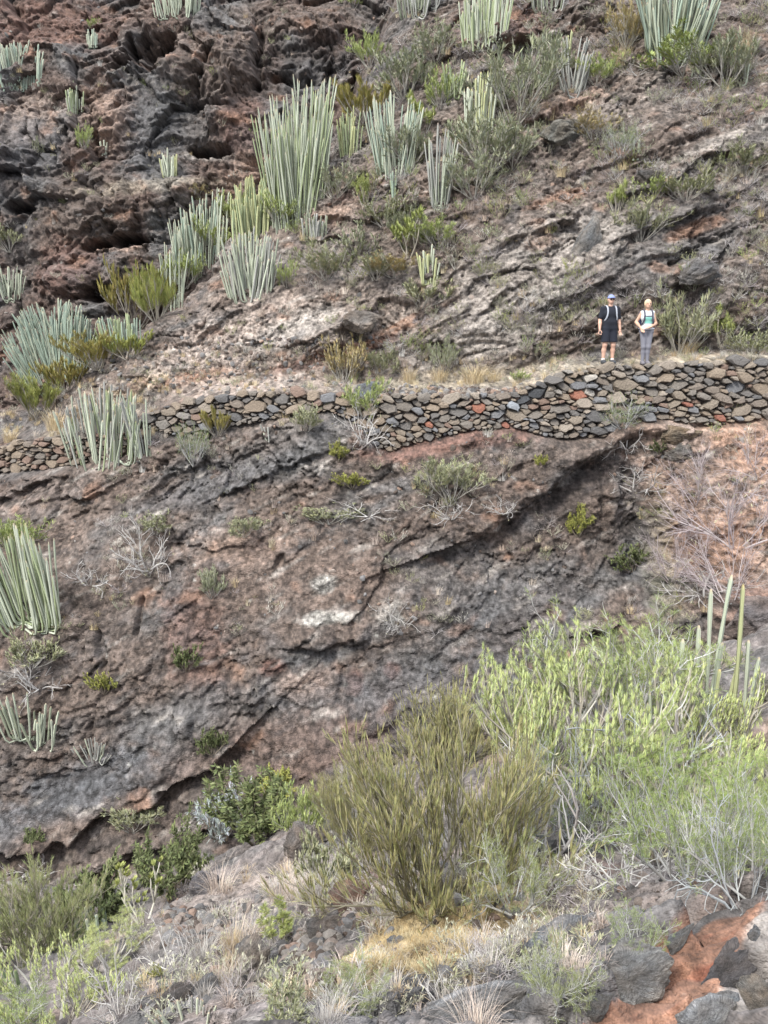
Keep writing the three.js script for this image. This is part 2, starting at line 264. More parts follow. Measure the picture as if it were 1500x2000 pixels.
/** first surface that the sight line meets */
function land(u, v, d0 = 1.6, only = '') {
  const [sx, sy] = sight(u, v);
  for (let d = d0; d < 46; d += 0.04) {
    const x = sx * d, y = EYE.y + sy * d, z = -d;
    if (only !== 'slope' && d < 17 && y <= look(bankSheet, x, z)) return [x, y, z, 'bank'];
    if (only !== 'bank' && d > 10) { if (z <= look(slopeSheet, x, y)) return [x, y, z, 'slope']; if (d > 26 && z <= look(cragSheet, x, y)) return [x, y, z, 'crag']; }
  }
  return null;
}
// ---------------------------------------------------------------- colours of the rock (linear albedo), by what it is made of
const C = { brown: [0.152, 0.117, 0.099], earth: [0.188, 0.14, 0.116], grey: [0.147, 0.14, 0.138], blue: [0.12, 0.124, 0.134], pale: [0.43, 0.39, 0.355], pink: [0.47, 0.385, 0.335], red: [0.21, 0.112, 0.088], rust: [0.37, 0.20, 0.125], straw: [0.50, 0.43, 0.33], dark: [0.07, 0.061, 0.06], lichen: [0.55, 0.54, 0.50], clay: [0.44, 0.31, 0.245], sage: [0.30, 0.30, 0.22], gold: [0.46, 0.35, 0.185], dust: [0.31, 0.255, 0.22] };
const patch = f => ([u, v, ru, rv, turn, c, k]) => { const p = onSlopeBase(u, v, f), m = perPx(-p[2]); return { x: p[0], y: p[1], rx: ru * m, ry: rv * m, c: Math.cos(turn * Math.PI / 180), s: Math.sin(turn * Math.PI / 180), col: C[c], k }; };
const slopePatches = [
  [1000, 400, 700, 330, 20, 'dust', 0.5], [600, 680, 460, 90, 10, 'dust', 0.5],
  [430, 665, 200, 60, 24, 'pink', 0.85], [560, 640, 120, 30, 22, 'pale', 0.7], [640, 695, 190, 16, 16, 'red', 0.7], [330, 742, 100, 16, 8, 'rust', 0.7], [760, 645, 120, 12, 30, 'rust', 0.7], [850, 605, 70, 9, 32, 'rust', 0.6],
  [1050, 520, 260, 95, 27, 'pale', 0.62], [1350, 450, 160, 70, 25, 'grey', 0.7], [1200, 560, 200, 50, 22, 'grey', 0.5], [980, 640, 160, 50, 25, 'pale', 0.5], [1380, 435, 60, 16, 20, 'rust', 0.6], [1430, 600, 120, 60, 10, 'earth', 0.4],
  [1000, 735, 330, 22, 4, 'straw', 0.7], [520, 745, 260, 22, 3, 'pink', 0.6], [1350, 700, 200, 12, 3, 'straw', 0.6], [180, 800, 120, 40, 25, 'straw', 0.6],
  [900, 450, 130, 50, 20, 'brown', 0.8], [1250, 300, 260, 60, 24, 'brown', 0.8], [1350, 330, 220, 16, 24, 'grey', 0.7], [1420, 270, 120, 12, 22, 'pale', 0.6], [1130, 190, 80, 20, 20, 'clay', 0.7], [1440, 60, 100, 80, 20, 'brown', 0.7], [1100, 380, 60, 14, 15, 'rust', 0.5], [980, 60, 90, 50, 10, 'red', 0.5], [1160, 50, 80, 50, 0, 'brown', 0.8], [700, 370, 60, 16, 20, 'red', 0.5], [640, 420, 60, 24, 20, 'clay', 0.6], [880, 360, 90, 60, 10, 'earth', 0.5],
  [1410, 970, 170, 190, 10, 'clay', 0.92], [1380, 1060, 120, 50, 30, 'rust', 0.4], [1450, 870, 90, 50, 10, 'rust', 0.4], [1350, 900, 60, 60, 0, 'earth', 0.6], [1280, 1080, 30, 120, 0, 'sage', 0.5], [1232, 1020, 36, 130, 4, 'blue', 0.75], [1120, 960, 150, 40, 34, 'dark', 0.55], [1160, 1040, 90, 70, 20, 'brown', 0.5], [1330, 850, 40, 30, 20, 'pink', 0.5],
  [880, 868, 170, 24, 8, 'red', 0.75], [950, 920, 110, 50, 0, 'brown', 0.8], [560, 870, 180, 40, 20, 'grey', 0.6], [440, 940, 200, 30, 18, 'blue', 0.4], [100, 960, 140, 40, 14, 'earth', 0.7],
  [650, 1120, 300, 80, 0, 'earth', 0.75], [480, 1060, 140, 40, 10, 'clay', 0.4], [870, 1110, 120, 60, 0, 'grey', 0.6], [640, 1206, 60, 13, 0, 'lichen', 0.65], [632, 1142, 26, 16, 30, 'lichen', 0.6], [775, 1205, 40, 28, 20, 'lichen', 0.4], [900, 1190, 110, 70, 20, 'grey', 0.6],
  [530, 1300, 28, 16, 0, 'red', 0.8], [695, 1335, 20, 26, 0, 'red', 0.85], [767, 1313, 18, 14, 0, 'red', 0.85], [600, 1340, 60, 34, 0, 'clay', 0.55], [760, 1370, 300, 70, 5, 'blue', 0.6], [1020, 1200, 140, 80, 20, 'blue', 0.5], [1060, 1150, 100, 60, 0, 'grey', 0.5],
  [190, 1180, 140, 100, 20, 'brown', 0.85], [390, 1260, 60, 130, 25, 'red', 0.4], [330, 1400, 140, 50, 25, 'grey', 0.6], [200, 1520, 250, 55, 17, 'blue', 0.85], [420, 1400, 120, 60, 10, 'grey', 0.6], [560, 1470, 220, 60, 8, 'red', 0.4], [500, 1460, 240, 70, 8, 'brown', 0.6], [140, 1660, 220, 60, 14, 'earth', 0.7], [330, 1620, 90, 40, 15, 'brown', 0.6], [60, 1080, 120, 60, 0, 'earth', 0.5],
  [1470, 1190, 50, 60, 20, 'red', 0.5],
].map(patch(slopeBase));
const cragPatches = [[330, 220, 110, 100, 0, 'grey', 0.8], [280, 250, 60, 90, 0, 'blue', 0.5], [200, 220, 50, 70, 0, 'clay', 0.55], [430, 140, 80, 70, 10, 'brown', 0.9], [480, 260, 50, 70, 0, 'red', 0.45], [150, 420, 110, 80, 10, 'brown', 0.9], [130, 520, 80, 60, 0, 'red', 0.5], [600, 130, 120, 60, 0, 'dark', 0.55], [60, 50, 160, 60, 0, 'red', 0.45], [60, 230, 80, 60, 10, 'pink', 0.45], [60, 290, 80, 60, 0, 'blue', 0.6], [480, 330, 50, 30, 10, 'clay', 0.6], [290, 365, 120, 16, 5, 'straw', 0.35], [400, 300, 50, 8, -8, 'pale', 0.6], [230, 485, 60, 8, 3, 'clay', 0.6], [280, 550, 100, 40, 0, 'brown', 0.6], [20, 480, 40, 100, 0, 'grey', 0.6], [600, 30, 160, 50, 0, 'brown', 0.6], [320, 90, 50, 20, 0, 'pink', 0.4]].map(patch(cragBase));
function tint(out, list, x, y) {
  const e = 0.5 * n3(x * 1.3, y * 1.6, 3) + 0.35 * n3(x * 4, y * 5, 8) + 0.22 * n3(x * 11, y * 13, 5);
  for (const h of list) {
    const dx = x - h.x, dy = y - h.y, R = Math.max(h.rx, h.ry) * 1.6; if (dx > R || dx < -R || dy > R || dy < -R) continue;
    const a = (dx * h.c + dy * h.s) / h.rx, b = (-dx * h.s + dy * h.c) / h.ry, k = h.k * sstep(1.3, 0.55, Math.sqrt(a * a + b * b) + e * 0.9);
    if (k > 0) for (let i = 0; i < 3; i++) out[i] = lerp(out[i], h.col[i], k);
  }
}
const mixc = (o, c, k) => { for (let i = 0; i < 3; i++) o[i] = lerp(o[i], c[i], k); };
function grain(o, x, y, z, amt) { // speckle of mineral grains, crusts and dust
  const g = 1 + amt * (0.9 * n3(x * 3.1, y * 3.4, z * 1.5) + 1.0 * n3(x * 7.3, y * 8, z * 4) + 1.3 * n3(x * 15, y * 16.5, z * 8));
  for (let i = 0; i < 3; i++) o[i] *= clamp(g, 0.35, 1.9);
}
function slopeColour(o, x, y, z) {
  const s = x * CD + y * SD, t = -x * SD + y * CD;
  o[0] = C.brown[0]; o[1] = C.brown[1]; o[2] = C.brown[2];
  mixc(o, C.grey, sstep(-0.15, 0.3, fbm(s * 0.35, t * 1.1, 3, 3))); mixc(o, C.earth, sstep(0.0, 0.4, fbm(s * 0.5, t * 1.4, 13, 3)));
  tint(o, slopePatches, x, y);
  mixc(o, C.dark, 0.65 * sstep(0.1, 0.36, fbm(s * 0.9, t * 3.4, 23, 5))); mixc(o, C.pale, 0.65 * sstep(0.14, 0.4, fbm(s * 0.9, t * 4.4, 33, 4)));
  mixc(o, C.rust, 0.4 * sstep(0.2, 0.42, fbm(x * 0.8, y * 1.2, 43, 3))); mixc(o, C.lichen, 0.55 * sstep(0.36, 0.5, fbm(x * 3.7, y * 3.7, 53, 2)));
  mixc(o, C.blue, 0.4 * sstep(0.2, 0.42, fbm(x * 0.9, y * 0.9, 63, 3)));
  grain(o, x, y, z, 0.72);
}
function cragColour(o, x, y, z) {
  o[0] = 0.15; o[1] = 0.107; o[2] = 0.09;
  mixc(o, C.grey, sstep(-0.1, 0.25, fbm(x * 0.4, y * 0.4, 3, 3)));
  tint(o, cragPatches, x, y);
  mixc(o, C.dark, 0.5 * sstep(0.1, 0.4, fbm(x * 0.9, y * 1.6, 23, 4))); mixc(o, C.rust, 0.4 * sstep(0.15, 0.4, fbm(x * 0.8, y * 1.1, 44, 4))); mixc(o, C.pale, 0.4 * sstep(0.22, 0.45, fbm(x * 1.6, y * 2, 34, 4)));
  grain(o, x, y, z, 0.55);
}
const bankMark = (u, v, d, r, c, k) => { const p = land(u, v, 1.6, 'bank') || at(u, v, d); return { x: p[0], z: p[2], r, col: C[c], k }; };
const bankPatches = [[800, 1830, 6, 0.8, 'gold', 0.9], [860, 1790, 6, 0.7, 'gold', 0.8], [740, 1880, 5, 0.5, 'gold', 0.7], [450, 1760, 9.5, 1.2, 'pink', 0.5], [580, 1740, 9, 0.8, 'pale', 0.5], [430, 1830, 8, 0.8, 'blue', 0.5], [690, 1740, 9, 0.5, 'red', 0.6], [1080, 1700, 6.5, 0.7, 'red', 0.4], [560, 1860, 7, 0.9, 'grey', 0.6], [900, 1950, 3, 0.7, 'grey', 0.7], [1100, 1850, 4, 0.6, 'grey', 0.7], [1150, 1950, 3, 0.4, 'grey', 0.8], [1440, 1950, 2.5, 0.3, 'pale', 0.7], [1400, 1860, 3, 0.25, 'dark', 0.8], [780, 1980, 3, 0.6, 'blue', 0.5]].map(a => bankMark(...a));
function bankColour(o, x, y, z) {
  o[0] = 0.225; o[1] = 0.195; o[2] = 0.185;
  mixc(o, C.grey, sstep(-0.15, 0.25, fbm(x * 0.9, z * 0.9, 3, 3))); mixc(o, C.clay, 0.6 * sstep(0.05, 0.35, fbm(x * 0.8, z * 0.8, 14, 3)));
  const e = 0.3 * n3(x * 2.4, z * 2.4, 2) + 0.2 * n3(x * 8, z * 8, 2);
  for (const p of bankPatches) { const k = p.k * sstep(1.3, 0.5, Math.hypot(x - p.x, z - p.z) / p.r + e); if (k > 0) mixc(o, p.col, k); }
  mixc(o, C.pale, 0.6 * sstep(0.12, 0.4, fbm(x * 2.6, z * 2.6, 24, 4))); mixc(o, C.dark, 0.6 * sstep(0.12, 0.4, fbm(x * 2.1, z * 2.4, 54, 4)));
  if (z > -5.2) {
    const sd = side(edgeLine, x, -z) + 0.05 * n3(x * 5, z * 5, 4) + 0.02 * n3(x * 18, z * 18, 4);
    const k = sstep(0.2, 0.15, Math.abs(sd + 0.02)) * sstep(-0.02, 0.2, z + 5.0); if (k > 0) { mixc(o, [0.30, 0.155, 0.10], k * 0.9); mixc(o, [0.26, 0.09, 0.055], k * 0.8 * sstep(0.1, 0.35, fbm(x * 6, z * 6, 4, 3))); }
    mixc(o, C.lichen, 0.4 * sstep(0.3, 0.45, fbm(x * 9, z * 9, 73, 3)));
  }
  grain(o, x, y, z, 0.42); if (z > -5) { const g = 1 + 0.35 * n3(x * 60, y * 60, z * 60); for (let i = 0; i < 3; i++) o[i] *= g; }
}

// ---------------------------------------------------------------- fine grain maps
function noiseTex(size, fn, srgb) {
  const d = new Uint8Array(size * size * 4);
  for (let j = 0; j < size; j++) for (let i = 0; i < size; i++) { const c = fn(i / size, j / size), k = (j * size + i) * 4; d[k] = d[k + 1] = d[k + 2] = clamp(c, 0, 1) * 255; d[k + 3] = 255; }
  const t = new THREE.DataTexture(d, size, size); t.wrapS = t.wrapT = THREE.RepeatWrapping; t.magFilter = THREE.LinearFilter; t.minFilter = THREE.LinearMipmapLinearFilter; t.generateMipmaps = true; if (srgb) t.colorSpace = THREE.SRGBColorSpace; t.needsUpdate = true; return t;
}
const tile = (x, y, f, s) => { // periodic noise from a torus-like blend
  const a = n3(x * f, y * f, s), b = n3((x - 1) * f, y * f, s), c = n3(x * f, (y - 1) * f, s), d = n3((x - 1) * f, (y - 1) * f, s);
  return lerp(lerp(a, b, x), lerp(c, d, x), y);
};
const bumpTex = noiseTex(512, (x, y) => 0.5 + 0.35 * tile(x, y, 9, 1) + 0.35 * (0.5 - Math.abs(tile(x, y, 22, 2))) + 0.22 * tile(x, y, 55, 3) + 0.15 * tile(x, y, 110, 4));
const grainTex = noiseTex(512, (x, y) => 0.86 + 0.25 * tile(x, y, 14, 5) + 0.22 * tile(x, y, 40, 6) + 0.22 * tile(x, y, 100, 7), true);
const texAt = (t, r) => { const c = t.clone(); c.repeat.set(r, r); c.needsUpdate = true; return c; };
const rockMat = (rep, bump, col) => new THREE.MeshStandardMaterial({ vertexColors: !col, color: col ? new THREE.Color().setRGB(...col) : 0xffffff, roughness: 1, metalness: 0, map: texAt(grainTex, rep), bumpMap: texAt(bumpTex, rep), bumpScale: bump, side: THREE.DoubleSide });

function sheetMesh(name, sh, place, colour, mat) {
  const { A, B, k, v } = sh, id = new Int32Array(A * B).fill(-1); let n = 0;
  for (let i = 0; i < A * B; i++) if (k[i]) id[i] = n++;
  const pos = new Float32Array(n * 3), col = new Float32Array(n * 3), uv = new Float32Array(n * 2), idx = [], o = [0, 0, 0];
  for (let j = 0; j < B; j++) for (let i = 0; i < A; i++) {
    const q = j * A + i, m = id[q]; if (m < 0) continue;
    const p = place(sh.as[i], sh.bs[j], v[q]); pos.set(p, m * 3); colour(o, p[0], p[1], p[2]); col.set(o, m * 3);
    uv[m * 2] = p[0] + 0.3 * p[2]; uv[m * 2 + 1] = p[1] - 0.75 * p[2];
    if (i < A - 1 && j < B - 1) { const b = id[q + 1], c = id[q + A], d = id[q + A + 1]; if (b >= 0 && c >= 0 && d >= 0) { if ((i + j) & 1) idx.push(m, b, d, m, d, c); else idx.push(m, b, c, b, d, c); } }
  }
  const g = new THREE.BufferGeometry();
  g.setAttribute('position', new THREE.BufferAttribute(pos, 3)); g.setAttribute('color', new THREE.BufferAttribute(col, 3)); g.setAttribute('uv', new THREE.BufferAttribute(uv, 2)); g.setIndex(new THREE.BufferAttribute(Uint32Array.from(idx), 1));
  g.computeVertexNormals();
  const me = new THREE.Mesh(g, mat); me.name = name; me.castShadow = me.receiveShadow = true; me.userData = { kind: 'structure' }; scene.add(me);
  console.log(name, idx.length / 3, 'triangles'); return me;
}
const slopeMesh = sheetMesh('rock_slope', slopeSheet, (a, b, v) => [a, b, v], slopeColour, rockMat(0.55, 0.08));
sheetMesh('rock_crag', cragSheet, (a, b, v) => [a, b, v], cragColour, rockMat(0.4, 0.1));
sheetMesh('near_bank', bankSheet, (a, b, v) => [a, v, b], bankColour, rockMat(1.1, 0.035));
// ---------------------------------------------------------------- naming and placing
const taken = {};
const numbered = n => { const k = taken[n] = (taken[n] ?? -1) + 1; return k ? `${n}_${String(k).padStart(3, '0')}` : n; };
function tag(o, label, category, group) { o.userData = { label, category }; if (group) o.userData.group = group; return o; }
function thing(name, label, category, p = [0, 0, 0], group) { const o = new THREE.Group(); o.name = numbered(name); o.position.set(p[0], p[1], p[2]); tag(o, label, category, group); scene.add(o); return o; }
function mesh(name, geo, mat, parent) { const m = new THREE.Mesh(geo, mat); m.name = name; m.castShadow = m.receiveShadow = true; if (parent) parent.add(m); return m; }
const rgb = c => new THREE.Color().setRGB(c[0], c[1], c[2]);

/** collects tubes and blades into one geometry */
class Maker {
  constructor() { this.p = []; this.c = []; this.i = []; }
  tube(pts, rad, col, sides = 3, cap = false) { // pts: [x,y,z][]; rad: number[]
    const base = this.p.length / 3, n = pts.length; let ux = 0.31, uy = 0.2, uz = 0.93;
    for (let k = 0; k < n; k++) {
      const a = pts[Math.max(0, k - 1)], b = pts[Math.min(n - 1, k + 1)];
      let tx = b[0] - a[0], ty = b[1] - a[1], tz = b[2] - a[2]; const tl = Math.hypot(tx, ty, tz) || 1; tx /= tl; ty /= tl; tz /= tl;
      const dt = ux * tx + uy * ty + uz * tz; ux -= dt * tx; uy -= dt * ty; uz -= dt * tz; let ul = Math.hypot(ux, uy, uz); if (ul < 1e-4) { ux = ty; uy = -tx; uz = 0.01; ul = Math.hypot(ux, uy, uz); } ux /= ul; uy /= ul; uz /= ul;
      const vx = ty * uz - tz * uy, vy = tz * ux - tx * uz, vz = tx * uy - ty * ux, r = rad[k];
      for (let s = 0; s < sides; s++) { const an = s / sides * 6.2832, c = Math.cos(an) * r, q = Math.sin(an) * r; this.p.push(pts[k][0] + ux * c + vx * q, pts[k][1] + uy * c + vy * q, pts[k][2] + uz * c + vz * q); this.c.push(col[0], col[1], col[2]); }
    }
    for (let k = 0; k < n - 1; k++) for (let s = 0; s < sides; s++) { const a = base + k * sides + s, b = base + k * sides + (s + 1) % sides; this.i.push(a, b, b + sides, a, b + sides, a + sides); }
    if (cap) for (let s = 1; s < sides - 1; s++) this.i.push(base + (n - 1) * sides, base + (n - 1) * sides + s, base + (n - 1) * sides + s + 1);
  }
  blade(x, y, z, dx, dy, dz, len, w, col, sx, sy, sz) { // a pointed leaf; s = sideways direction
    const b = this.p.length / 3, m = 0.45 * len;
    this.p.push(x, y, z, x + dx * m + sx * w, y + dy * m + sy * w, z + dz * m + sz * w, x + dx * m - sx * w, y + dy * m - sy * w, z + dz * m - sz * w, x + dx * len, y + dy * len, z + dz * len);
    for (let k = 0; k < 4; k++) this.c.push(col[0], col[1], col[2]);
    this.i.push(b, b + 1, b + 2, b + 1, b + 3, b + 2);
  }
  strip(pts, w, col, sx, sy, sz) { // a bent grass blade
    const b = this.p.length / 3, n = pts.length;
    pts.forEach((p, k) => { const q = w * (1 - 0.85 * k / (n - 1)); this.p.push(p[0] + sx * q, p[1] + sy * q, p[2] + sz * q, p[0] - sx * q, p[1] - sy * q, p[2] - sz * q); this.c.push(col[0], col[1], col[2], col[0], col[1], col[2]); });
    for (let k = 0; k < n - 1; k++) { const o = b + k * 2; this.i.push(o, o + 1, o + 3, o, o + 3, o + 2); }
  }
  build() {
    const g = new THREE.BufferGeometry();
    g.setAttribute('position', new THREE.BufferAttribute(Float32Array.from(this.p), 3)); g.setAttribute('color', new THREE.BufferAttribute(Float32Array.from(this.c), 3)); g.setIndex(new THREE.BufferAttribute(Uint32Array.from(this.i), 1)); g.computeVertexNormals(); return g;
  }
}
const plantMat = (o = {}) => new THREE.MeshStandardMaterial({ vertexColors: true, roughness: 0.8, side: THREE.DoubleSide, ...o });
const woodMat = plantMat({ roughness: 1 }), leafMat = plantMat({ roughness: 0.95 });

// ---------------------------------------------------------------- boulders and loose stones
function rockGeo(seed, detail, flat = 0.7, rough = 0.06) {
  const r = rngOf(seed), planes = [];
  for (let i = 0; i < 15; i++) { const t = r() * 6.283, y = r() * 2 - 1, q = Math.sqrt(1 - y * y); planes.push([q * Math.cos(t), y, q * Math.sin(t), 0.5 + 0.32 * r()]); }
  const g = new THREE.IcosahedronGeometry(1, detail), p = g.attributes.position, uv = new Float32Array(p.count * 2);
  for (let i = 0; i < p.count; i++) {
    const x = p.getX(i), y = p.getY(i), z = p.getZ(i); let q = 1.1;
    for (const a of planes) { const d = a[0] * x + a[1] * y + a[2] * z; if (d > 0.05) q = Math.min(q, a[3] / d); }
    q = lerp(1, q, flat) * 1.25 * (1 + rough * (n3(x * 2.1 + seed, y * 2.1, z * 2.1) + 0.9 * ridged(x * 3 + seed, y * 3, z * 3, 4)));
    p.setXYZ(i, x * q, y * q, z * q); uv[i * 2] = x + 0.3 * z; uv[i * 2 + 1] = y - 0.6 * z;
  }
  const col = new Float32Array(p.count * 3); for (let i = 0; i < p.count; i++) { const x = p.getX(i) + seed, y = p.getY(i), z = p.getZ(i), k = 1 + 0.45 * n3(x * 1.7, y * 1.7, z * 1.7) + 0.45 * n3(x * 5, y * 5, z * 5) + 0.4 * n3(x * 13, y * 13, z * 13), w = 0.12 * n3(x * 1.3, y * 1.3, z * 1.3 + 4); col.set([k * (1 + w), k, k * (1 - w)].map(q => clamp(q, 0.35, 1.9)), i * 3); }
  g.setAttribute('color', new THREE.BufferAttribute(col, 3)); g.setAttribute('uv', new THREE.BufferAttribute(uv, 2)); g.deleteAttribute('normal'); g.computeVertexNormals(); return g;
}
const bigRocks = [1, 2, 3, 4, 5].map(k => rockGeo(k * 37, 20, 1, 0.16));
const rockTone = {}; const toneMat = (c, bump = 0.12) => rockTone[c.join()] ??= (() => { const m = rockMat(1.3, bump, c); m.vertexColors = true; return m; })();
let rockN = 0;
function boulder(u, v, w, h, col, label, o = {}) { // w, h in survey units; sits sunk into the ground below the sight line
  const p = o.p || land(u, v + 0.3 * h, o.d0 || 1.6, o.only); if (!p) return;
  const m = perPx(-p[2]) / 2, g = bigRocks[rockN++ % bigRocks.length], r = rngOf(rockN * 91);
  const t = tag(mesh(numbered('boulder'), g, toneMat(col)), label, 'rock', o.group); scene.add(t); t.position.set(p[0], p[1] + h * m * 0.35, p[2]);
  t.scale.set(w * m * 1.15, h * m * 1.15, Math.min(w, h) * m * (o.deep || 1.2)); t.rotation.set(o.rx || 0.2 * (r() - 0.5), r() * 0.6 + (o.ry || 0), o.rz || 0.3 * (r() - 0.5));
  return t;
}

// ---------------------------------------------------------------- dry stone walls: every stone a cell of its own
const stoneTones = [[0.22, 0.195, 0.172], [0.27, 0.225, 0.18], [0.17, 0.158, 0.15], [0.24, 0.20, 0.168], [0.30, 0.24, 0.185], [0.21, 0.21, 0.22], [0.34, 0.29, 0.24], [0.25, 0.175, 0.14], [0.14, 0.135, 0.135], [0.30, 0.275, 0.25]];
const stoneMats = stoneTones.map(c => rockMat(1.6, 0.02, c)), redStone = rockMat(1.6, 0.02, [0.36, 0.16, 0.11]), brickRed = rockMat(1.6, 0.02, [0.30, 0.13, 0.095]), blackStone = rockMat(1.6, 0.02, [0.075, 0.078, 0.085]), blueStone = rockMat(1.6, 0.02, [0.30, 0.32, 0.35]), paleStone = rockMat(1.6, 0.02, [0.52, 0.48, 0.43]);
function stoneWall(root, top, foot, seed, special, tones, sizeAt) {
  const r = rngOf(seed), x0 = top[0][0], x1 = top[top.length - 1][0], AN = 1.75, cells = [];
  for (const s of special) cells.push(s);
  const tryAdd = (rad, n) => {
    for (let k = 0; k < n; k++) {
      const x = lerp(x0, x1, r()), ty = lineY(top, x), fy = lineY(foot, x), y = lerp(fy + rad * 0.3, ty - rad * 0.35 + 0.16 * Math.max(0, n3(x * 1.9, 3.3, seed) + 0.1), r()); if (ty - fy < 0.12) continue;
      const q = rad * sizeAt(x, y, ty, fy) * (0.85 + 0.3 * r()); let ok = true;
      for (const c of cells) { const dx = c.x - x, dy = (c.y - y) * AN, R = (c.r + q) * 0.93; if (dx * dx + dy * dy < R * R) { ok = false; break; } }
      if (ok) cells.push({ x, y, r: q });
    }
  };
  tryAdd(0.23, 130); tryAdd(0.18, 450); tryAdd(0.14, 1500); tryAdd(0.11, 4000); tryAdd(0.085, 6000); tryAdd(0.06, 5000);
  const made = [];
  for (const c of cells) {
    let poly = []; const B = c.r * 1.5;
    for (let k = 0; k < 8; k++) { const a = k / 8 * 6.2832 + 0.39; poly.push([c.x + Math.cos(a) * B * (0.8 + 0.4 * r()), clamp(c.y + Math.sin(a) * B / AN * (0.8 + 0.4 * r()), lineY(foot, c.x) - 0.1, lineY(top, c.x) + 0.07 + 0.2 * Math.max(0, n3(c.x * 1.9, 3.3, seed) + 0.1))]); }
    for (const e of cells) {
      if (e === c) continue; const dx = e.x - c.x, dy = (e.y - c.y) * AN, dd = dx * dx + dy * dy; if (dd > (c.r + e.r) ** 2 * 3.2) continue;
      const k = (dd + c.r * c.r - e.r * e.r) / 2, out = []; // keep (p-c).(dx,dy) <= k
      const f = p => (p[0] - c.x) * dx + (p[1] - c.y) * AN * dy - k;
      for (let i = 0; i < poly.length; i++) { const a = poly[i], b = poly[(i + 1) % poly.length], fa = f(a), fb = f(b); if (fa <= 0) out.push(a); if ((fa <= 0) !== (fb <= 0)) { const t = fa / (fa - fb); out.push([lerp(a[0], b[0], t), lerp(a[1], b[1], t)]); } }
      poly = out; if (!poly.length) break;
    }
    poly = poly.filter((p, i) => { const q = poly[(i + 1) % poly.length]; return Math.hypot(p[0] - q[0], p[1] - q[1]) > 0.02; });
    if (poly.length < 3) continue;
    { const th = (r() - 0.5) * 0.9, ca = Math.cos(th), sa = Math.sin(th), kx = 0.92 + 0.3 * r(), ky = 0.85 + 0.25 * r(); poly = poly.map(p => { const X = (p[0] - c.x) * kx, Y = (p[1] - c.y) * ky; return [c.x + X * ca - Y * sa + (r() - 0.5) * 0.3 * c.r, c.y + X * sa + Y * ca + (r() - 0.5) * 0.25 * c.r]; }); }
    let cx = 0, cy = 0, ar = 0; for (const p of poly) { cx += p[0] / poly.length; cy += p[1] / poly.length; } poly.forEach((p, i) => { const q = poly[(i + 1) % poly.length]; ar += (p[0] * q[1] - q[0] * p[1]) / 2; });
    const n = poly.length, P = [], I = [], push = 0.16 * r() - 0.06, bul = 0.02 + 0.05 * r(), tx = (r() - 0.5) * 0.5, ty = -0.25 + (r() - 0.5) * 0.6, Z = (x, y) => wallZ(x, y, top) + push;
    const ring = (k, dz, jit) => poly.forEach(p => { const x = cx + (p[0] - cx) * k * (1 + jit * (r() - 0.5)), y = cy + (p[1] - cy) * k * (1 + jit * (r() - 0.5)); P.push(x, y, Z(x, y) + dz + (x - cx) * tx + (y - cy) * ty); });
    const gap = 1 - clamp(0.009 / Math.sqrt(Math.abs(ar)), 0.015, 0.12);
    ring(gap * 0.86, -0.34, 0); ring(gap, -0.04, 0.08); ring(gap * 0.78, 0.02 + bul * 0.6, 0.3); P.push(cx + (r() - 0.5) * c.r * 0.5, cy + (r() - 0.5) * c.r * 0.4, Z(cx, cy) + 0.02 + bul);
    for (let i = 0; i < n; i++) { const j = (i + 1) % n; for (const o of [0, n]) I.push(o + i, o + j, o + n + j, o + i, o + n + j, o + n + i); I.push(2 * n + i, 2 * n + j, 3 * n); }
    let g = new THREE.BufferGeometry(); g.setAttribute('position', new THREE.BufferAttribute(Float32Array.from(P), 3)); g.setIndex(I); g = g.toNonIndexed(); g.computeVertexNormals();
    const pp = g.attributes.position, uv = new Float32Array(pp.count * 2), ou = r() * 5; for (let i = 0; i < pp.count; i++) { uv[i * 2] = pp.getX(i) + ou + 0.3 * pp.getZ(i); uv[i * 2 + 1] = pp.getY(i) - 0.7 * pp.getZ(i); } g.setAttribute('uv', new THREE.BufferAttribute(uv, 2));
    made.push({ g, ar: Math.abs(ar), m: c.mat || tones[Math.floor(r() * r() * tones.length * 0.999 + (r() < 0.5 ? r() * tones.length * 0.5 : 0)) % tones.length] });
  }
  made.sort((a, b) => b.ar - a.ar);
  made.slice(0, 300).forEach((s, k) => mesh(k ? `stone_${String(k).padStart(3, '0')}` : 'stone', s.g, s.m, root));
  const rest = made.slice(300); if (rest.length) { for (const q of rest) { const n = q.g.attributes.position.count, c = q.m.color, a = new Float32Array(n * 3); for (let i = 0; i < n; i++) a.set([c.r, c.g, c.b], i * 3); q.g.setAttribute('color', new THREE.BufferAttribute(a, 3)); } const m = mesh('small_stones', mergeGeometries(rest.map(s => s.g)), rockMat(1.6, 0.02), root); m.userData = { kind: 'stuff' }; }
  console.log('wall stones', made.length);
}
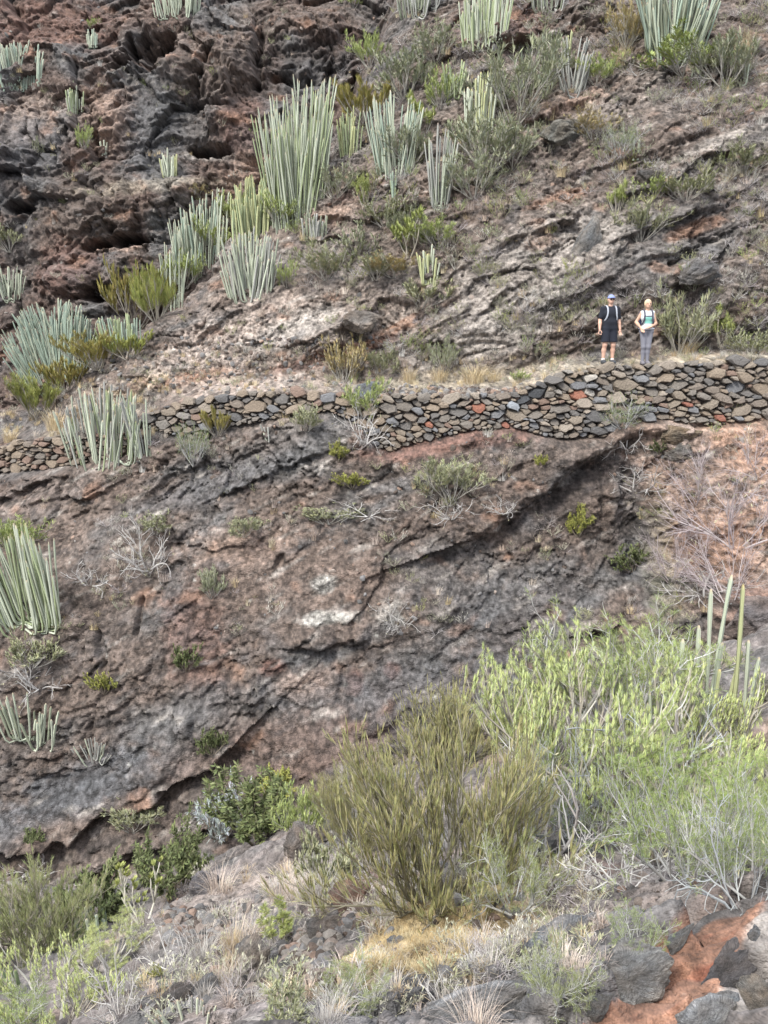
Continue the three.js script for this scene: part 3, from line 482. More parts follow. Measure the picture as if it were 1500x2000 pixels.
{
  const spot = (u, v, rp, mat) => { const p = onSlopeBase(u, v), m = perPx(-p[2]); return { x: p[0], y: p[1], r: rp * m, mat }; };
  const w = thing('dry_stone_wall', 'long dry stone wall of grey and brown stones holding up the path with the hikers', 'wall');
  stoneWall(w, wallTop, wallFoot, 5, [spot(936, 798, 14, redStone), spot(1130, 770, 14, redStone), spot(1154, 766, 13, paleStone), spot(1048, 768, 17, blackStone), spot(1022, 780, 13, blackStone), spot(1003, 794, 15, blueStone), spot(1416, 817, 13, brickRed), spot(1345, 790, 9, brickRed), spot(500, 795, 22, stoneMats[4]), spot(405, 797, 18, stoneMats[6]), spot(1440, 757, 20, stoneMats[5]), spot(1220, 752, 22, stoneMats[1]), spot(1490, 760, 18, stoneMats[4]), spot(990, 830, 9, brickRed), spot(838, 830, 9, redStone), spot(1150, 738, 13, paleStone)],
    stoneMats, (x, y, ty, fy) => lerp(0.62, 1, sstep(0.0, 0.5, (y - fy) / Math.max(0.2, ty - fy) + (x > 5.5 ? 0.35 : 0))));
  const w2 = thing('dry_stone_wall', 'short crumbling dry stone wall by the left edge beside the spurge clump', 'wall');
  stoneWall(w2, wallTop2, wallFoot2, 9, [], [stoneMats[3], stoneMats[7], stoneMats[4], stoneMats[0], stoneMats[1]], () => 0.8);
}
// ---------------------------------------------------------------- candelabra spurge: ribbed stems, each a part
function stemGeo(seed, hook, sway) { // unit length upright stem, radius 1 at the middle (scaled on placing)
  const r = rngOf(seed), N = 11, P = [], Cc = [], I = [], ribs = 5, sides = ribs * 2, sx = (r() - 0.5) * sway, sz = (r() - 0.5) * sway, pts = [];
  const tip = 0.035, alongT = k => k < N - 1 ? k / (N - 2) * (1 - tip) : 1;
  for (let k = 0; k < N; k++) { const t = alongT(k); // hook: starts outwards, then bends up
    const b = Math.min(1, t / 0.32), x = hook * (1 - (1 - b) * (1 - b)) + sx * t * t, y = hook > 0.02 ? (t < 0.32 ? -hook * 0.25 * Math.sin(b * Math.PI) + 0.05 * b * b : 0.05 + (t - 0.32) * 1.38) : t; pts.push([x, y, sz * t * t]); }
  for (let k = 0; k < N; k++) {
    const a = pts[Math.max(0, k - 1)], b = pts[Math.min(N - 1, k + 1)], t = alongT(k);
    const T = new THREE.Vector3(b[0] - a[0], b[1] - a[1], b[2] - a[2]).normalize(), U = new THREE.Vector3(0, 0, 1).addScaledVector(T, -T.z).normalize(), V = new THREE.Vector3().crossVectors(T, U);
    const w = k < N - 1 ? 0.92 + 0.12 * Math.sin(k * 2.1 + seed) : 0.4;
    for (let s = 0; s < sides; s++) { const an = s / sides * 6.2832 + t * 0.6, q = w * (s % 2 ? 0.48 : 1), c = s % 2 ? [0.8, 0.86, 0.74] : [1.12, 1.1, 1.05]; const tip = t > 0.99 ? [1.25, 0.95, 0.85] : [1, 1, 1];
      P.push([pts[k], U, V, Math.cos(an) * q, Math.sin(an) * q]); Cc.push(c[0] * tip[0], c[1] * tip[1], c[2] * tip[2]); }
  }
  for (let k = 0; k < N - 1; k++) for (let s = 0; s < sides; s++) { const a = k * sides + s, b = k * sides + (s + 1) % sides; I.push(a, b, b + sides, a, b + sides, a + sides); }
  for (let s = 1; s < sides - 1; s++) I.push((N - 1) * sides, (N - 1) * sides + s, (N - 1) * sides + s + 1);
  return (len, rad) => { // geometry for a given length and radius
    const pos = new Float32Array(P.length * 3);
    P.forEach(([p, U, V, c, q], i) => { pos[i * 3] = p[0] * len + (U.x * c + V.x * q) * rad; pos[i * 3 + 1] = p[1] * len + (U.y * c + V.y * q) * rad; pos[i * 3 + 2] = p[2] * len + (U.z * c + V.z * q) * rad; });
    const g = new THREE.BufferGeometry(); g.setAttribute('position', new THREE.BufferAttribute(pos, 3)); g.setAttribute('color', new THREE.BufferAttribute(Float32Array.from(Cc), 3)); g.setIndex(I); g.computeVertexNormals(); return g;
  };
}
const stemKit = {}; // shared by length class and hook class
function stemShape(len, rad, hook, k) {
  const L = Math.max(0.25, Math.round(len / 0.25) * 0.25), R = Math.round(rad / 0.008) * 0.008, H = Math.round(hook * 8) / 8, key = [L, R, H, k].join();
  return stemKit[key] ??= stemGeo(k * 71 + Math.round(H * 100), H, 0.1)(L, R);
}
const spurgeTone = { green: [0.37, 0.42, 0.27], yellow: [0.46, 0.47, 0.28], grey: [0.42, 0.45, 0.385], blue: [0.35, 0.42, 0.375], old: [0.37, 0.365, 0.37], pale: [0.50, 0.525, 0.455], dull: [0.27, 0.29, 0.23], deep: [0.22, 0.28, 0.16] };
const spurgeMats = {}; for (const k in spurgeTone) spurgeMats[k] = [0.85, 1, 1.13].map(f => plantMat({ color: rgb(spurgeTone[k].map(c => c * f)), roughness: 0.72 }));
/** [u, v] centre of the ground the stems rise from, its half axes and turn, stem height, count */
function spurge(label, tone, u, v, ru, rv, turn, h, n, o = {}) {
  const r = rngOf(Math.round(u * 13 + v * 7 + n)), c0 = land(u, v, o.d0 || 1.6, o.only); if (!c0) { console.log('no ground for', label); return; }
  const t = thing('cactus_spurge', label, 'spurge', c0), m0 = perPx(-c0[2]), rad0 = (o.rad || 0.048) * (o.only === 'bank' ? 0.72 : 0.56), tones = [].concat(tone), ct = Math.cos(turn * Math.PI / 180), st = Math.sin(turn * Math.PI / 180);
  n = Math.min(298, Math.round(n * (o.only === 'bank' || n < 8 ? 1 : 2.1)));
  for (let k = 0; k < n; k++) {
    const a = r() * 6.2832, q = Math.sqrt(r()), ea = Math.cos(a) * q, eb = Math.sin(a) * q, uu = u + (ea * ru * ct + eb * rv * st), vv = v - (ea * ru * st - eb * rv * ct);
    let p = land(uu, vv, o.d0 || 1.6, o.only); if (!p || Math.abs(p[2] - c0[2]) > (o.range || 2.5)) { const w = at(uu, vv, -c0[2]); p = w; }
    const tall = h * m0 * (0.5 + 0.58 * Math.pow(r(), 0.7)) * (1 - (o.dome ?? 0.25) * q * q), out = Math.atan2(-0.08 - 0.3 * r(), (p[0] - c0[0] + 0.5 * m0 * ru * (r() - 0.5) > 0 ? 1 : -1) * (0.25 + 0.3 * r()));
    const hook = (o.hook || 0) * (0.4 + 0.9 * r()) * (0.35 + 0.65 * q), g = stemShape(tall, rad0 * (0.85 + 0.35 * r()), Math.min(0.5, hook), k % 3), mats = spurgeMats[tones[Math.floor(r() * tones.length)]];
    const s = mesh(k ? `stem_${String(k).padStart(3, '0')}` : 'stem', g, mats[Math.floor(r() * 3)], t);
    const back = Math.min(0.5, hook) * tall * 0.75; s.position.set(p[0] - c0[0] - Math.cos(out) * back, p[1] - c0[1] - 0.06 + back * 0.1, p[2] - c0[2] + Math.sin(out) * back * 0.5);
    s.rotation.order = 'YXZ'; const sp = ((o.splay ?? 0.12) + 0.04) * q * (0.4 + r()); s.rotation.set(0, out, -sp + 0.05 * (r() - 0.5)); // leans outwards
    if (o.lean) { const l = new THREE.Quaternion().setFromAxisAngle(new THREE.Vector3(0, 0, 1), o.lean * (0.7 + 0.5 * r())); s.quaternion.premultiply(l); }
    s.scale.y = clamp(tall / Math.max(0.25, Math.round(tall / 0.25) * 0.25), 0.85, 1.15);
  }
  return t;
}
spurge('tallest clump of candelabra spurge, dense grey green columns on the ridge', ['grey', 'pale', 'green'], 585, 405, 72, 26, 42, 205, 95, { dome: 0.15, splay: 0.1, rad: 0.042 });
spurge('yellow green candelabra spurge just below the tallest clump on the ridge', ['yellow', 'green'], 500, 452, 58, 16, 40, 96, 55, { dome: 0.1, splay: 0.06 });
spurge('pale candelabra spurge hedge following the ridge above the yellow bush', ['pale', 'grey', 'blue'], 392, 515, 74, 22, 42, 110, 60, { dome: 0.15, splay: 0.08 });
spurge('pale candelabra spurge at the low end of the ridge hedge, beside the yellow bush', ['pale', 'grey'], 338, 598, 22, 14, 30, 118, 26, { splay: 0.08 });
spurge('rounded grey candelabra spurge clump standing right of the ridge hedge', ['grey', 'old', 'pale'], 490, 572, 40, 16, 15, 115, 48, { splay: 0.22, hook: 0.1 });
spurge('biggest dome shaped spurge, blue green stems packed tight at the ravine edge', ['blue', 'grey', 'blue'], 108, 715, 74, 56, 25, 105, 190, { splay: 0.4, dome: 0.35, lean: 0.08, rad: 0.044 });
spurge('few blue green spurge columns rising in front of the olive bush on the ridge', ['blue', 'green'], 235, 680, 42, 9, 12, 70, 26, { lean: 0.1 });
spurge('small bright green spurge right beside the tallest clump', ['yellow', 'green'], 684, 300, 22, 8, 25, 80, 15, { splay: 0.1 });
spurge('bluish spurge with close set columns right of the small green spurge', ['blue', 'grey', 'pale'], 772, 330, 34, 18, 10, 135, 34, { splay: 0.2, hook: 0.12 });
spurge('short green spurge hanging below the bluish spurge', ['green', 'blue'], 768, 388, 9, 4, 0, 60, 7);
spurge('old grey spurge with bare bending stems right of the short hanging one', ['old', 'grey'], 858, 395, 16, 12, 0, 135, 16, { splay: 0.14, hook: 0.15 });
spurge('small bright green spurge with upcurved arms near the top, left of the yellow columns', ['green'], 888, 186, 14, 4, 0, 66, 9, { hook: 0.32, splay: 0.2 });
spurge('straight yellow green spurge columns in the middle of the upper slope', ['yellow', 'pale'], 935, 255, 26, 8, 10, 105, 16, { splay: 0.05, rad: 0.06 });
spurge('broad pale green spurge on the rock ledge cut by the top edge', ['pale', 'green'], 945, 78, 48, 18, 18, 90, 48, { splay: 0.12 });
spurge('large spurge with many hooked hanging arms under the top edge at right', ['grey', 'dull', 'blue'], 1308, 92, 46, 30, 0, 120, 66, { hook: 0.5, splay: 0.3, rad: 0.062 });
spurge('dark hooked spurge peeping in at the top edge above the rust rock', ['dull', 'old'], 1072, 14, 30, 8, 0, 70, 16, { hook: 0.35, splay: 0.2 });
spurge('dark grey spurge at the top edge near the shaded crag', ['old', 'dull'], 815, 20, 40, 14, 10, 70, 24, { hook: 0.3, splay: 0.2 });
spurge('two slim yellow columns standing by the dead grey spurge', ['yellow'], 1107, 100, 7, 2, 0, 56, 3, { splay: 0 });
spurge('dead grey spurge with tangled bare stems on the upper right slope', ['old'], 1118, 172, 18, 14, 30, 92, 14, { hook: 0.35, splay: 0.4 });
spurge('single thick J shaped stem at the right edge of the upper slope', ['pale'], 1455, 160, 4, 2, 0, 46, 2, { hook: 0.5, splay: 0 });
spurge('lone slim column beside the grey scrub of the upper right slope', ['pale'], 1240, 308, 6, 2, 0, 52, 2, { splay: 0 });
spurge('blue green spurge on the crag at the left edge, below the top cave', ['blue', 'pale'], 42, 165, 40, 12, 8, 72, 46, { splay: 0.2 });
spurge('pale spurge at the top edge of the crag, left', ['pale', 'grey'], 345, 24, 45, 12, 5, 52, 36, { splay: 0.2, hook: 0.2 });
spurge('tiny pale spurge tucked beside the top cave', ['pale', 'blue'], 181, 92, 10, 4, 0, 32, 10, { splay: 0.1 });
spurge('narrow pale spurge on the crag below the top cave', ['pale', 'green'], 148, 216, 15, 6, 0, 50, 14, { splay: 0.1 });
spurge('small yellow spurge with upcurved arms under the slit cave', ['yellow', 'pale'], 332, 342, 13, 3, 0, 46, 10, { hook: 0.25, splay: 0.15, rad: 0.06 });
spurge('tiny pale spurge on the crag left of the slit cave', ['pale'], 205, 300, 8, 3, 0, 30, 6);
spurge('pale hooked spurge at the left edge above the biggest dome shaped one', ['pale', 'grey'], 22, 575, 24, 12, 0, 58, 16, { hook: 0.35, splay: 0.25 });
spurge('small green spurge with few columns in the middle of the slope', ['yellow', 'pale'], 838, 552, 13, 3, 0, 70, 8, { hook: 0.22, splay: 0.12, rad: 0.06 });
spurge('grey stunted spurge at the foot of the tallest clump', ['old', 'dull'], 612, 462, 26, 8, 5, 46, 18, { splay: 0.1 });
spurge('spurge spilling over the low wall at left, green columns and grey hooked arms', ['green', 'grey', 'old', 'pale'], 205, 890, 62, 26, 5, 140, 46, { hook: 0.24, splay: 0.16, d0: 18 });
spurge('grey columns leaning right of the spurge that spills over the low wall', ['old', 'grey'], 278, 892, 18, 6, 0, 130, 9, { splay: 0.1, lean: 0.1, d0: 18 });
spurge('long stemmed spurge hugging the left edge halfway down, stems leaning left', ['grey', 'green', 'pale'], 54, 1205, 60, 26, -5, 205, 52, { hook: 0.34, splay: 0.12, lean: 0.2, rad: 0.05 });
spurge('sparse hooked spurge by the left edge over the grey rock band', ['grey', 'dull', 'pale'], 62, 1440, 46, 12, -10, 105, 13, { hook: 0.45, splay: 0.25 });
spurge('withered grey spurge with white bent stems on the grey rock band', ['old', 'pale'], 186, 1478, 26, 8, 0, 55, 12, { hook: 0.5, splay: 0.5, rad: 0.03 });
spurge('pair of grey stems leaning on the rock just under the wall', ['pale', 'old'], 524, 858, 6, 2, 0, 44, 4, { lean: 0.25 });
spurge('thick pale columns rising from the green thicket at the right edge', ['pale', 'yellow', 'grey'], 1392, 1450, 80, 20, 0, 350, 11, { splay: 0.04, rad: 0.042, dome: 0.1, only: 'bank' });
spurge('slender columns inside the green thicket, left of the thick pale ones', ['pale', 'grey'], 1290, 1500, 60, 60, 0, 210, 9, { splay: 0.05, rad: 0.032, only: 'bank' });
spurge('blue green spurge row in the ravine bed, lower left', ['deep', 'blue', 'grey'], 178, 1822, 42, 14, 25, 72, 17, { splay: 0.1, lean: 0.15, rad: 0.04 });
spurge('few dark green spurge columns in the lower left corner of the ravine', ['deep', 'green'], 22, 1935, 24, 12, 0, 85, 8, { splay: 0.1, lean: 0.2, rad: 0.045 });
spurge('dead white spurge stems at the foot of the dry bank, bottom', ['pale', 'old'], 372, 1985, 22, 10, 0, 62, 12, { hook: 0.5, splay: 0.6, rad: 0.014 });
spurge('dim spurge columns behind the olive broom, middle of the near bank', ['grey', 'dull'], 890, 1470, 40, 10, 0, 70, 14, { splay: 0.1, rad: 0.025, only: 'bank' });

// ---------------------------------------------------------------- shrubs
/** grows a shrub about 1 unit tall; returns geometries for wood and leaves */
function grow(o, seed) {
  const r = rngOf(seed), wood = new Maker(), leaf = new Maker(), V = (a, b) => a + (b - a) * r();
  const leaves = (p, d, tipScale) => {
    for (let k = 0; k < o.leaf.n; k++) {
      const L = o.leaf; let dx, dy, dz;
      const a = r() * 6.2832, q = L.spread * Math.sqrt(r()); const kd = L.keep ?? 1; dx = d[0] * kd + Math.cos(a) * q; dy = d[1] * kd + (L.up || 0) + Math.sin(a) * q * 0.8; dz = d[2] * kd + Math.sin(a + 1.3) * q; const l = Math.hypot(dx, dy, dz) || 1; dx /= l; dy /= l; dz /= l;
      let sx = dy * 0.3 - dz + (r() - 0.5) * 0.6, sy = (r() - 0.5) * 0.8, sz = dx + (r() - 0.5) * 0.6; const dt = sx * dx + sy * dy + sz * dz; sx -= dt * dx; sy -= dt * dy; sz -= dt * dz; const sl = Math.hypot(sx, sy, sz) || 1;
      const back = (L.along || 0) * r(), c = o.greens[Math.floor(r() * o.greens.length)], f = V(0.8, 1.2);
      leaf.blade(p[0] - d[0] * back, p[1] - d[1] * back, p[2] - d[2] * back, dx, dy, dz, L.len * V(0.7, 1.25), L.w * V(0.8, 1.2), [c[0] * f, c[1] * f, c[2] * f], sx / sl, sy / sl, sz / sl);
    }
  };
  const branch = (p, d, len, rad, lv) => {
    const st = o.levels[lv], seg = st.seg || 3, pts = [p.slice()], rs = [rad]; let q = p.slice(), e = d.slice();
    for (let k = 1; k <= seg; k++) { for (let i = 0; i < 3; i++) e[i] += (r() - 0.5) * st.wob; e[1] += st.up || 0; const l = Math.hypot(...e) || 1; e = e.map(x => x / l); q = q.map((x, i) => x + e[i] * len / seg); pts.push(q.slice()); rs.push(rad * (1 - (st.taper ?? 0.5) * k / seg)); }
    const c = o.barks[Math.floor(r() * o.barks.length)], f = V(0.85, 1.15); wood.tube(pts, rs, [c[0] * f, c[1] * f, c[2] * f], lv === 0 ? 5 : 3);
    const nx = o.levels[lv + 1];
    if (nx) { const n = Math.round(V(nx.n[0], nx.n[1])); for (let k = 0; k < n; k++) { const t = lerp(nx.from, 1, (k + r()) / n), i = Math.min(seg - 1, Math.floor(t * seg)), ft = t * seg - i, b = pts[i].map((x, m) => lerp(x, pts[i + 1][m], ft)); const nd = e.map(x => x + (r() - 0.5) * 2 * nx.ang); nd[1] += nx.lift || 0; const l = Math.hypot(...nd) || 1; branch(b, nd.map(x => x / l), len * V(nx.len[0], nx.len[1]), rad * nx.rad, lv + 1); } }
    else if (o.leaf && r() > (o.bare || 0)) leaves(q, e, 1);
    if (nx && o.leafAll && r() < o.leafAll) leaves(q, e, 1);
  };
  const L0 = o.levels[0];
  for (let k = 0; k < L0.n; k++) { const a = (k + r()) / L0.n * 6.2832, q = L0.ang * Math.pow(r(), L0.pw || 0.5), d = [Math.cos(a) * q, 1 - 0.35 * q, Math.sin(a) * q], l = Math.hypot(...d); branch([Math.cos(a) * L0.foot * r(), -0.03, Math.sin(a) * L0.foot * r()], d.map(x => x / l), V(L0.len[0], L0.len[1]), L0.rad * V(0.7, 1.2), 0); }
  return { wood: wood.build(), leaf: leaf.p.length ? leaf.build() : null };
}
const K = {
  broom: { barks: [[0.30, 0.27, 0.22], [0.36, 0.33, 0.29]], greens: [[0.21, 0.215, 0.07], [0.17, 0.18, 0.06], [0.27, 0.255, 0.10], [0.25, 0.21, 0.085]], leaf: { n: 30, len: 0.13, w: 0.0042, spread: 0.75, up: 0.5, along: 0.12 }, levels: [{ n: 16, ang: 0.95, foot: 0.1, len: [0.5, 0.75], rad: 0.012, wob: 0.22, up: 0.06, seg: 4 }, { n: [6, 8], from: 0.3, ang: 0.4, len: [0.35, 0.5], rad: 0.5, wob: 0.2, up: 0.1, lift: 0.3, seg: 3 }, { n: [2, 3], from: 0.3, ang: 0.35, len: [0.4, 0.6], rad: 0.55, wob: 0.2, up: 0.1, lift: 0.3, seg: 2 }] },
  bigbroom: { barks: [[0.24, 0.22, 0.16], [0.33, 0.30, 0.25], [0.18, 0.165, 0.12]], greens: [[0.27, 0.265, 0.10], [0.21, 0.215, 0.08], [0.33, 0.305, 0.135], [0.31, 0.26, 0.125], [0.24, 0.265, 0.105], [0.36, 0.32, 0.19]], leaf: { n: 21, len: 0.06, w: 0.0015, spread: 0.8, up: 0.3, along: 0.09 }, levels: [{ n: 42, ang: 1.5, pw: 0.9, foot: 0.12, len: [0.5, 0.8], rad: 0.009, wob: 0.35, up: 0.05, seg: 5 }, { n: [8, 11], from: 0.25, ang: 0.6, len: [0.3, 0.45], rad: 0.5, wob: 0.3, up: 0.06, lift: 0.2, seg: 3 }, { n: [4, 5], from: 0.2, ang: 0.6, len: [0.35, 0.55], rad: 0.5, wob: 0.2, up: 0.12, lift: 0.35, seg: 2 }] },
  tabaiba: { barks: [[0.42, 0.38, 0.31], [0.34, 0.31, 0.26], [0.47, 0.44, 0.39]], greens: [[0.36, 0.40, 0.13], [0.30, 0.35, 0.11], [0.43, 0.44, 0.17], [0.28, 0.33, 0.13]], leaf: { n: 34, len: 0.13, w: 0.008, spread: 1.15, keep: 0.4, up: 0.1, along: 0.04 }, levels: [{ n: 6, ang: 0.9, foot: 0.06, len: [0.34, 0.5], rad: 0.02, wob: 0.25, up: 0.08, seg: 4 }, { n: [3, 4], from: 0.45, ang: 0.55, len: [0.55, 0.8], rad: 0.62, wob: 0.22, up: 0.12, lift: 0.25, seg: 3 }, { n: [3, 4], from: 0.4, ang: 0.55, len: [0.5, 0.75], rad: 0.62, wob: 0.2, up: 0.15, lift: 0.25, seg: 3 }] },
  bigtabaiba: { barks: [[0.42, 0.38, 0.31], [0.34, 0.31, 0.26], [0.47, 0.45, 0.40]], greens: [[0.40, 0.43, 0.16], [0.34, 0.39, 0.13], [0.48, 0.48, 0.21], [0.30, 0.36, 0.14], [0.36, 0.40, 0.21]], leaf: { n: 34, len: 0.046, w: 0.0012, spread: 1.2, keep: 0.2, up: 0.05, along: 0.02 }, leafAll: 0.4, levels: [{ n: 8, ang: 1.2, foot: 0.08, len: [0.36, 0.52], rad: 0.017, wob: 0.3, up: 0.08, seg: 5 }, { n: [4, 5], from: 0.35, ang: 0.6, len: [0.5, 0.75], rad: 0.6, wob: 0.28, up: 0.12, lift: 0.25, seg: 4 }, { n: [3, 5], from: 0.35, ang: 0.6, len: [0.45, 0.7], rad: 0.55, wob: 0.25, up: 0.15, lift: 0.25, seg: 3 }, { n: [2, 3], from: 0.4, ang: 0.5, len: [0.4, 0.6], rad: 0.55, wob: 0.2, up: 0.15, lift: 0.25, seg: 2 }] },
  wispy: { barks: [[0.40, 0.40, 0.38], [0.48, 0.48, 0.47], [0.33, 0.32, 0.31]], greens: [[0.20, 0.25, 0.075], [0.16, 0.215, 0.065], [0.26, 0.29, 0.11], [0.19, 0.245, 0.10]], leaf: { n: 17, len: 0.045, w: 0.0016, spread: 0.9, keep: 0.6, up: 0.1, along: 0.07 }, bare: 0.15, levels: [{ n: 9, ang: 1.2, foot: 0.1, len: [0.4, 0.6], rad: 0.011, wob: 0.4, up: 0.03, seg: 5 }, { n: [5, 7], from: 0.25, ang: 0.8, len: [0.45, 0.7], rad: 0.55, wob: 0.4, up: 0.06, lift: 0.1, seg: 4 }, { n: [4, 6], from: 0.2, ang: 0.8, len: [0.4, 0.6], rad: 0.5, wob: 0.35, up: 0.06, lift: 0.1, seg: 3 }, { n: [2, 3], from: 0.3, ang: 0.7, len: [0.4, 0.6], rad: 0.5, wob: 0.3, up: 0.05, seg: 2 }] },
  scrub: { barks: [[0.33, 0.31, 0.27], [0.42, 0.40, 0.36]], greens: [[0.29, 0.29, 0.16], [0.24, 0.255, 0.13], [0.34, 0.33, 0.21], [0.27, 0.29, 0.19]], leaf: { n: 12, len: 0.1, w: 0.0095, spread: 0.9, keep: 0.7, up: 0.2, along: 0.1 }, bare: 0.05, leafAll: 0.4, levels: [{ n: 15, ang: 1.1, foot: 0.12, len: [0.4, 0.65], rad: 0.012, wob: 0.35, up: 0.05, seg: 3 }, { n: [4, 6], from: 0.25, ang: 0.6, len: [0.4, 0.6], rad: 0.55, wob: 0.3, up: 0.08, lift: 0.2, seg: 2 }, { n: [2, 4], from: 0.3, ang: 0.6, len: [0.4, 0.65], rad: 0.55, wob: 0.3, up: 0.05, lift: 0.2, seg: 2 }] },
  dead: { barks: [[0.48, 0.46, 0.44], [0.40, 0.38, 0.37], [0.55, 0.53, 0.51], [0.34, 0.31, 0.30]], greens: [[0.36, 0.34, 0.22]], leaf: { n: 3, len: 0.06, w: 0.007, spread: 0.8 }, bare: 0.88, levels: [{ n: 9, ang: 1.5, foot: 0.14, len: [0.4, 0.7], rad: 0.016, wob: 0.6, up: 0.0, seg: 5 }, { n: [4, 6], from: 0.2, ang: 0.9, len: [0.4, 0.65], rad: 0.6, wob: 0.6, seg: 4 }, { n: [3, 4], from: 0.25, ang: 0.9, len: [0.35, 0.6], rad: 0.55, wob: 0.5, seg: 3 }] },
  bare: { barks: [[0.44, 0.38, 0.39], [0.52, 0.46, 0.46], [0.34, 0.28, 0.29]], greens: [[0.36, 0.34, 0.22]], leaf: { n: 2, len: 0.04, w: 0.005, spread: 0.8 }, bare: 0.95, levels: [{ n: 9, ang: 1.3, foot: 0.1, len: [0.4, 0.62], rad: 0.007, wob: 0.35, up: 0.0, seg: 5 }, { n: [7, 9], from: 0.2, ang: 0.7, len: [0.4, 0.65], rad: 0.5, wob: 0.3, seg: 4 }, { n: [4, 6], from: 0.2, ang: 0.7, len: [0.4, 0.65], rad: 0.5, wob: 0.3, seg: 3 }, { n: [2, 3], from: 0.3, ang: 0.6, len: [0.4, 0.6], rad: 0.6, wob: 0.3, seg: 2 }] },
  leafy: { barks: [[0.20, 0.17, 0.13], [0.26, 0.22, 0.17]], greens: [[0.125, 0.155, 0.06], [0.10, 0.125, 0.05], [0.17, 0.195, 0.075], [0.145, 0.16, 0.075]], leaf: { n: 20, len: 0.075, w: 0.015, spread: 1.1, keep: 0.4, up: 0.1, along: 0.16 }, leafAll: 0.6, levels: [{ n: 10, ang: 1.0, foot: 0.08, len: [0.4, 0.6], rad: 0.016, wob: 0.35, up: 0.05, seg: 4 }, { n: [4, 6], from: 0.25, ang: 0.7, len: [0.45, 0.65], rad: 0.55, wob: 0.3, up: 0.06, lift: 0.15, seg: 3 }, { n: [3, 4], from: 0.3, ang: 0.7, len: [0.4, 0.6], rad: 0.55, wob: 0.3, up: 0.06, lift: 0.15, seg: 2 }] },
  candelabra: { barks: [[0.50, 0.49, 0.40], [0.44, 0.42, 0.35], [0.55, 0.53, 0.46]], greens: [[0.42, 0.44, 0.15], [0.36, 0.40, 0.13]], leaf: { n: 20, len: 0.085, w: 0.011, spread: 1.1, up: 0.2, along: 0.02 }, bare: 0.15, levels: [{ n: 5, ang: 0.75, foot: 0.07, len: [0.42, 0.55], rad: 0.022, wob: 0.25, up: 0.1, seg: 4 }, { n: [2, 3], from: 0.6, ang: 0.5, len: [0.5, 0.7], rad: 0.75, wob: 0.25, up: 0.15, lift: 0.2, seg: 4 }, { n: [1, 3], from: 0.7, ang: 0.5, len: [0.45, 0.7], rad: 0.75, wob: 0.2, up: 0.15, seg: 3 }] },
};
// colour variants of a kind: same growth, other greens
const hue = (o, f) => ({ ...o, greens: o.greens.map(c => c.map((x, i) => x * f[i])) });
K.ghost = { ...K.dead, barks: [[0.40, 0.43, 0.44], [0.34, 0.36, 0.38], [0.45, 0.47, 0.47], [0.28, 0.29, 0.31]], levels: K.dead.levels.map((l, i) => i ? l : { ...l, rad: 0.009 }) }; K.sagebaiba = hue(K.bigtabaiba, [0.9, 0.93, 0.95]); K.greenbaiba = hue(K.bigtabaiba, [0.72, 0.82, 0.66]); K.darkbroom = hue(K.bigbroom, [0.8, 0.9, 0.9]); K.olive = hue(K.broom, [1.25, 1.15, 0.95]); K.limebroom = hue(K.broom, [1.35, 1.5, 1.2]); K.sage = hue(K.scrub, [1.05, 1.08, 1.2]); K.limescrub = hue(K.scrub, [1.15, 1.3, 0.8]); K.frost = { ...hue(K.leafy, [2.9, 2.7, 6.5]), leaf: { n: 12, len: 0.12, w: 0.008, spread: 1.1, up: -0.1, along: 0.15 } }; K.limeleaf = hue(K.leafy, [2.2, 1.9, 1.2]); K.greyleaf = hue(K.wispy, [1.12, 1.02, 1.15]); K.straw = hue(K.scrub, [1.3, 1.05, 0.9]);
const shrubKit = {};
const shrubGeo = (kind, k) => shrubKit[kind + k] ??= grow(K[kind], 1000 + kind.length * 131 + kind.charCodeAt(0) * 17 + k * 977);
function shrub(kind, label, u, v, wpx, hpx, o = {}) {
  const p = o.p || land(u, v, o.d0 || 1.6, o.only); if (!p) { console.log('no ground', label); return; }
  const r = rngOf(Math.round(u * 3 + v * 17 + wpx)), m = perPx(-p[2]), k = o.variant ?? Math.floor(r() * 3), g = shrubGeo(kind, k), names = { dead: 'dead_shrub', ghost: 'dead_shrub', bare: 'bare_shrub', broom: 'broom_bush', olive: 'broom_bush', bigbroom: 'broom_bush', darkbroom: 'broom_bush', limebroom: 'broom_bush' };
  const t = thing(names[kind] || 'shrub', label, 'shrub', [p[0], p[1] - 0.03, p[2]], o.group);
  const b = shrubBox(kind, k, g), sy = hpx * m / b.h, sx = wpx * m / b.w * (kind.endsWith('baiba') && kind !== 'tabaiba' ? 1.3 : 1);
  mesh(g.leaf && !['dead', 'bare', 'ghost'].includes(kind) ? 'branches' : 'twigs', g.wood, woodMat, t); if (g.leaf) mesh(kind === 'dead' || kind === 'bare' || kind === 'ghost' ? 'dry_leaves' : 'foliage', g.leaf, leafMat, t);
  t.rotation.set(o.tiltX || 0, r() * 6.283, o.tilt || 0, 'ZXY'); t.scale.set(sx, sy, (sx + Math.min(sx, sy)) / 2);
  return t;
}
const boxes = {};
function shrubBox(kind, k, g) { return boxes[kind + k] ??= (() => { const p = (g.leaf && !['dead', 'bare', 'ghost'].includes(kind) ? g.leaf : g.wood).attributes.position, hs = [], rs = []; for (let i = 0; i < p.count; i += 3) { hs.push(p.getY(i)); rs.push(Math.hypot(p.getX(i), p.getZ(i))); } hs.sort((a, b) => a - b); rs.sort((a, b) => a - b); return { h: hs[Math.floor(hs.length * 0.97)], w: 2 * rs[Math.floor(rs.length * 0.72)] }; })(); }
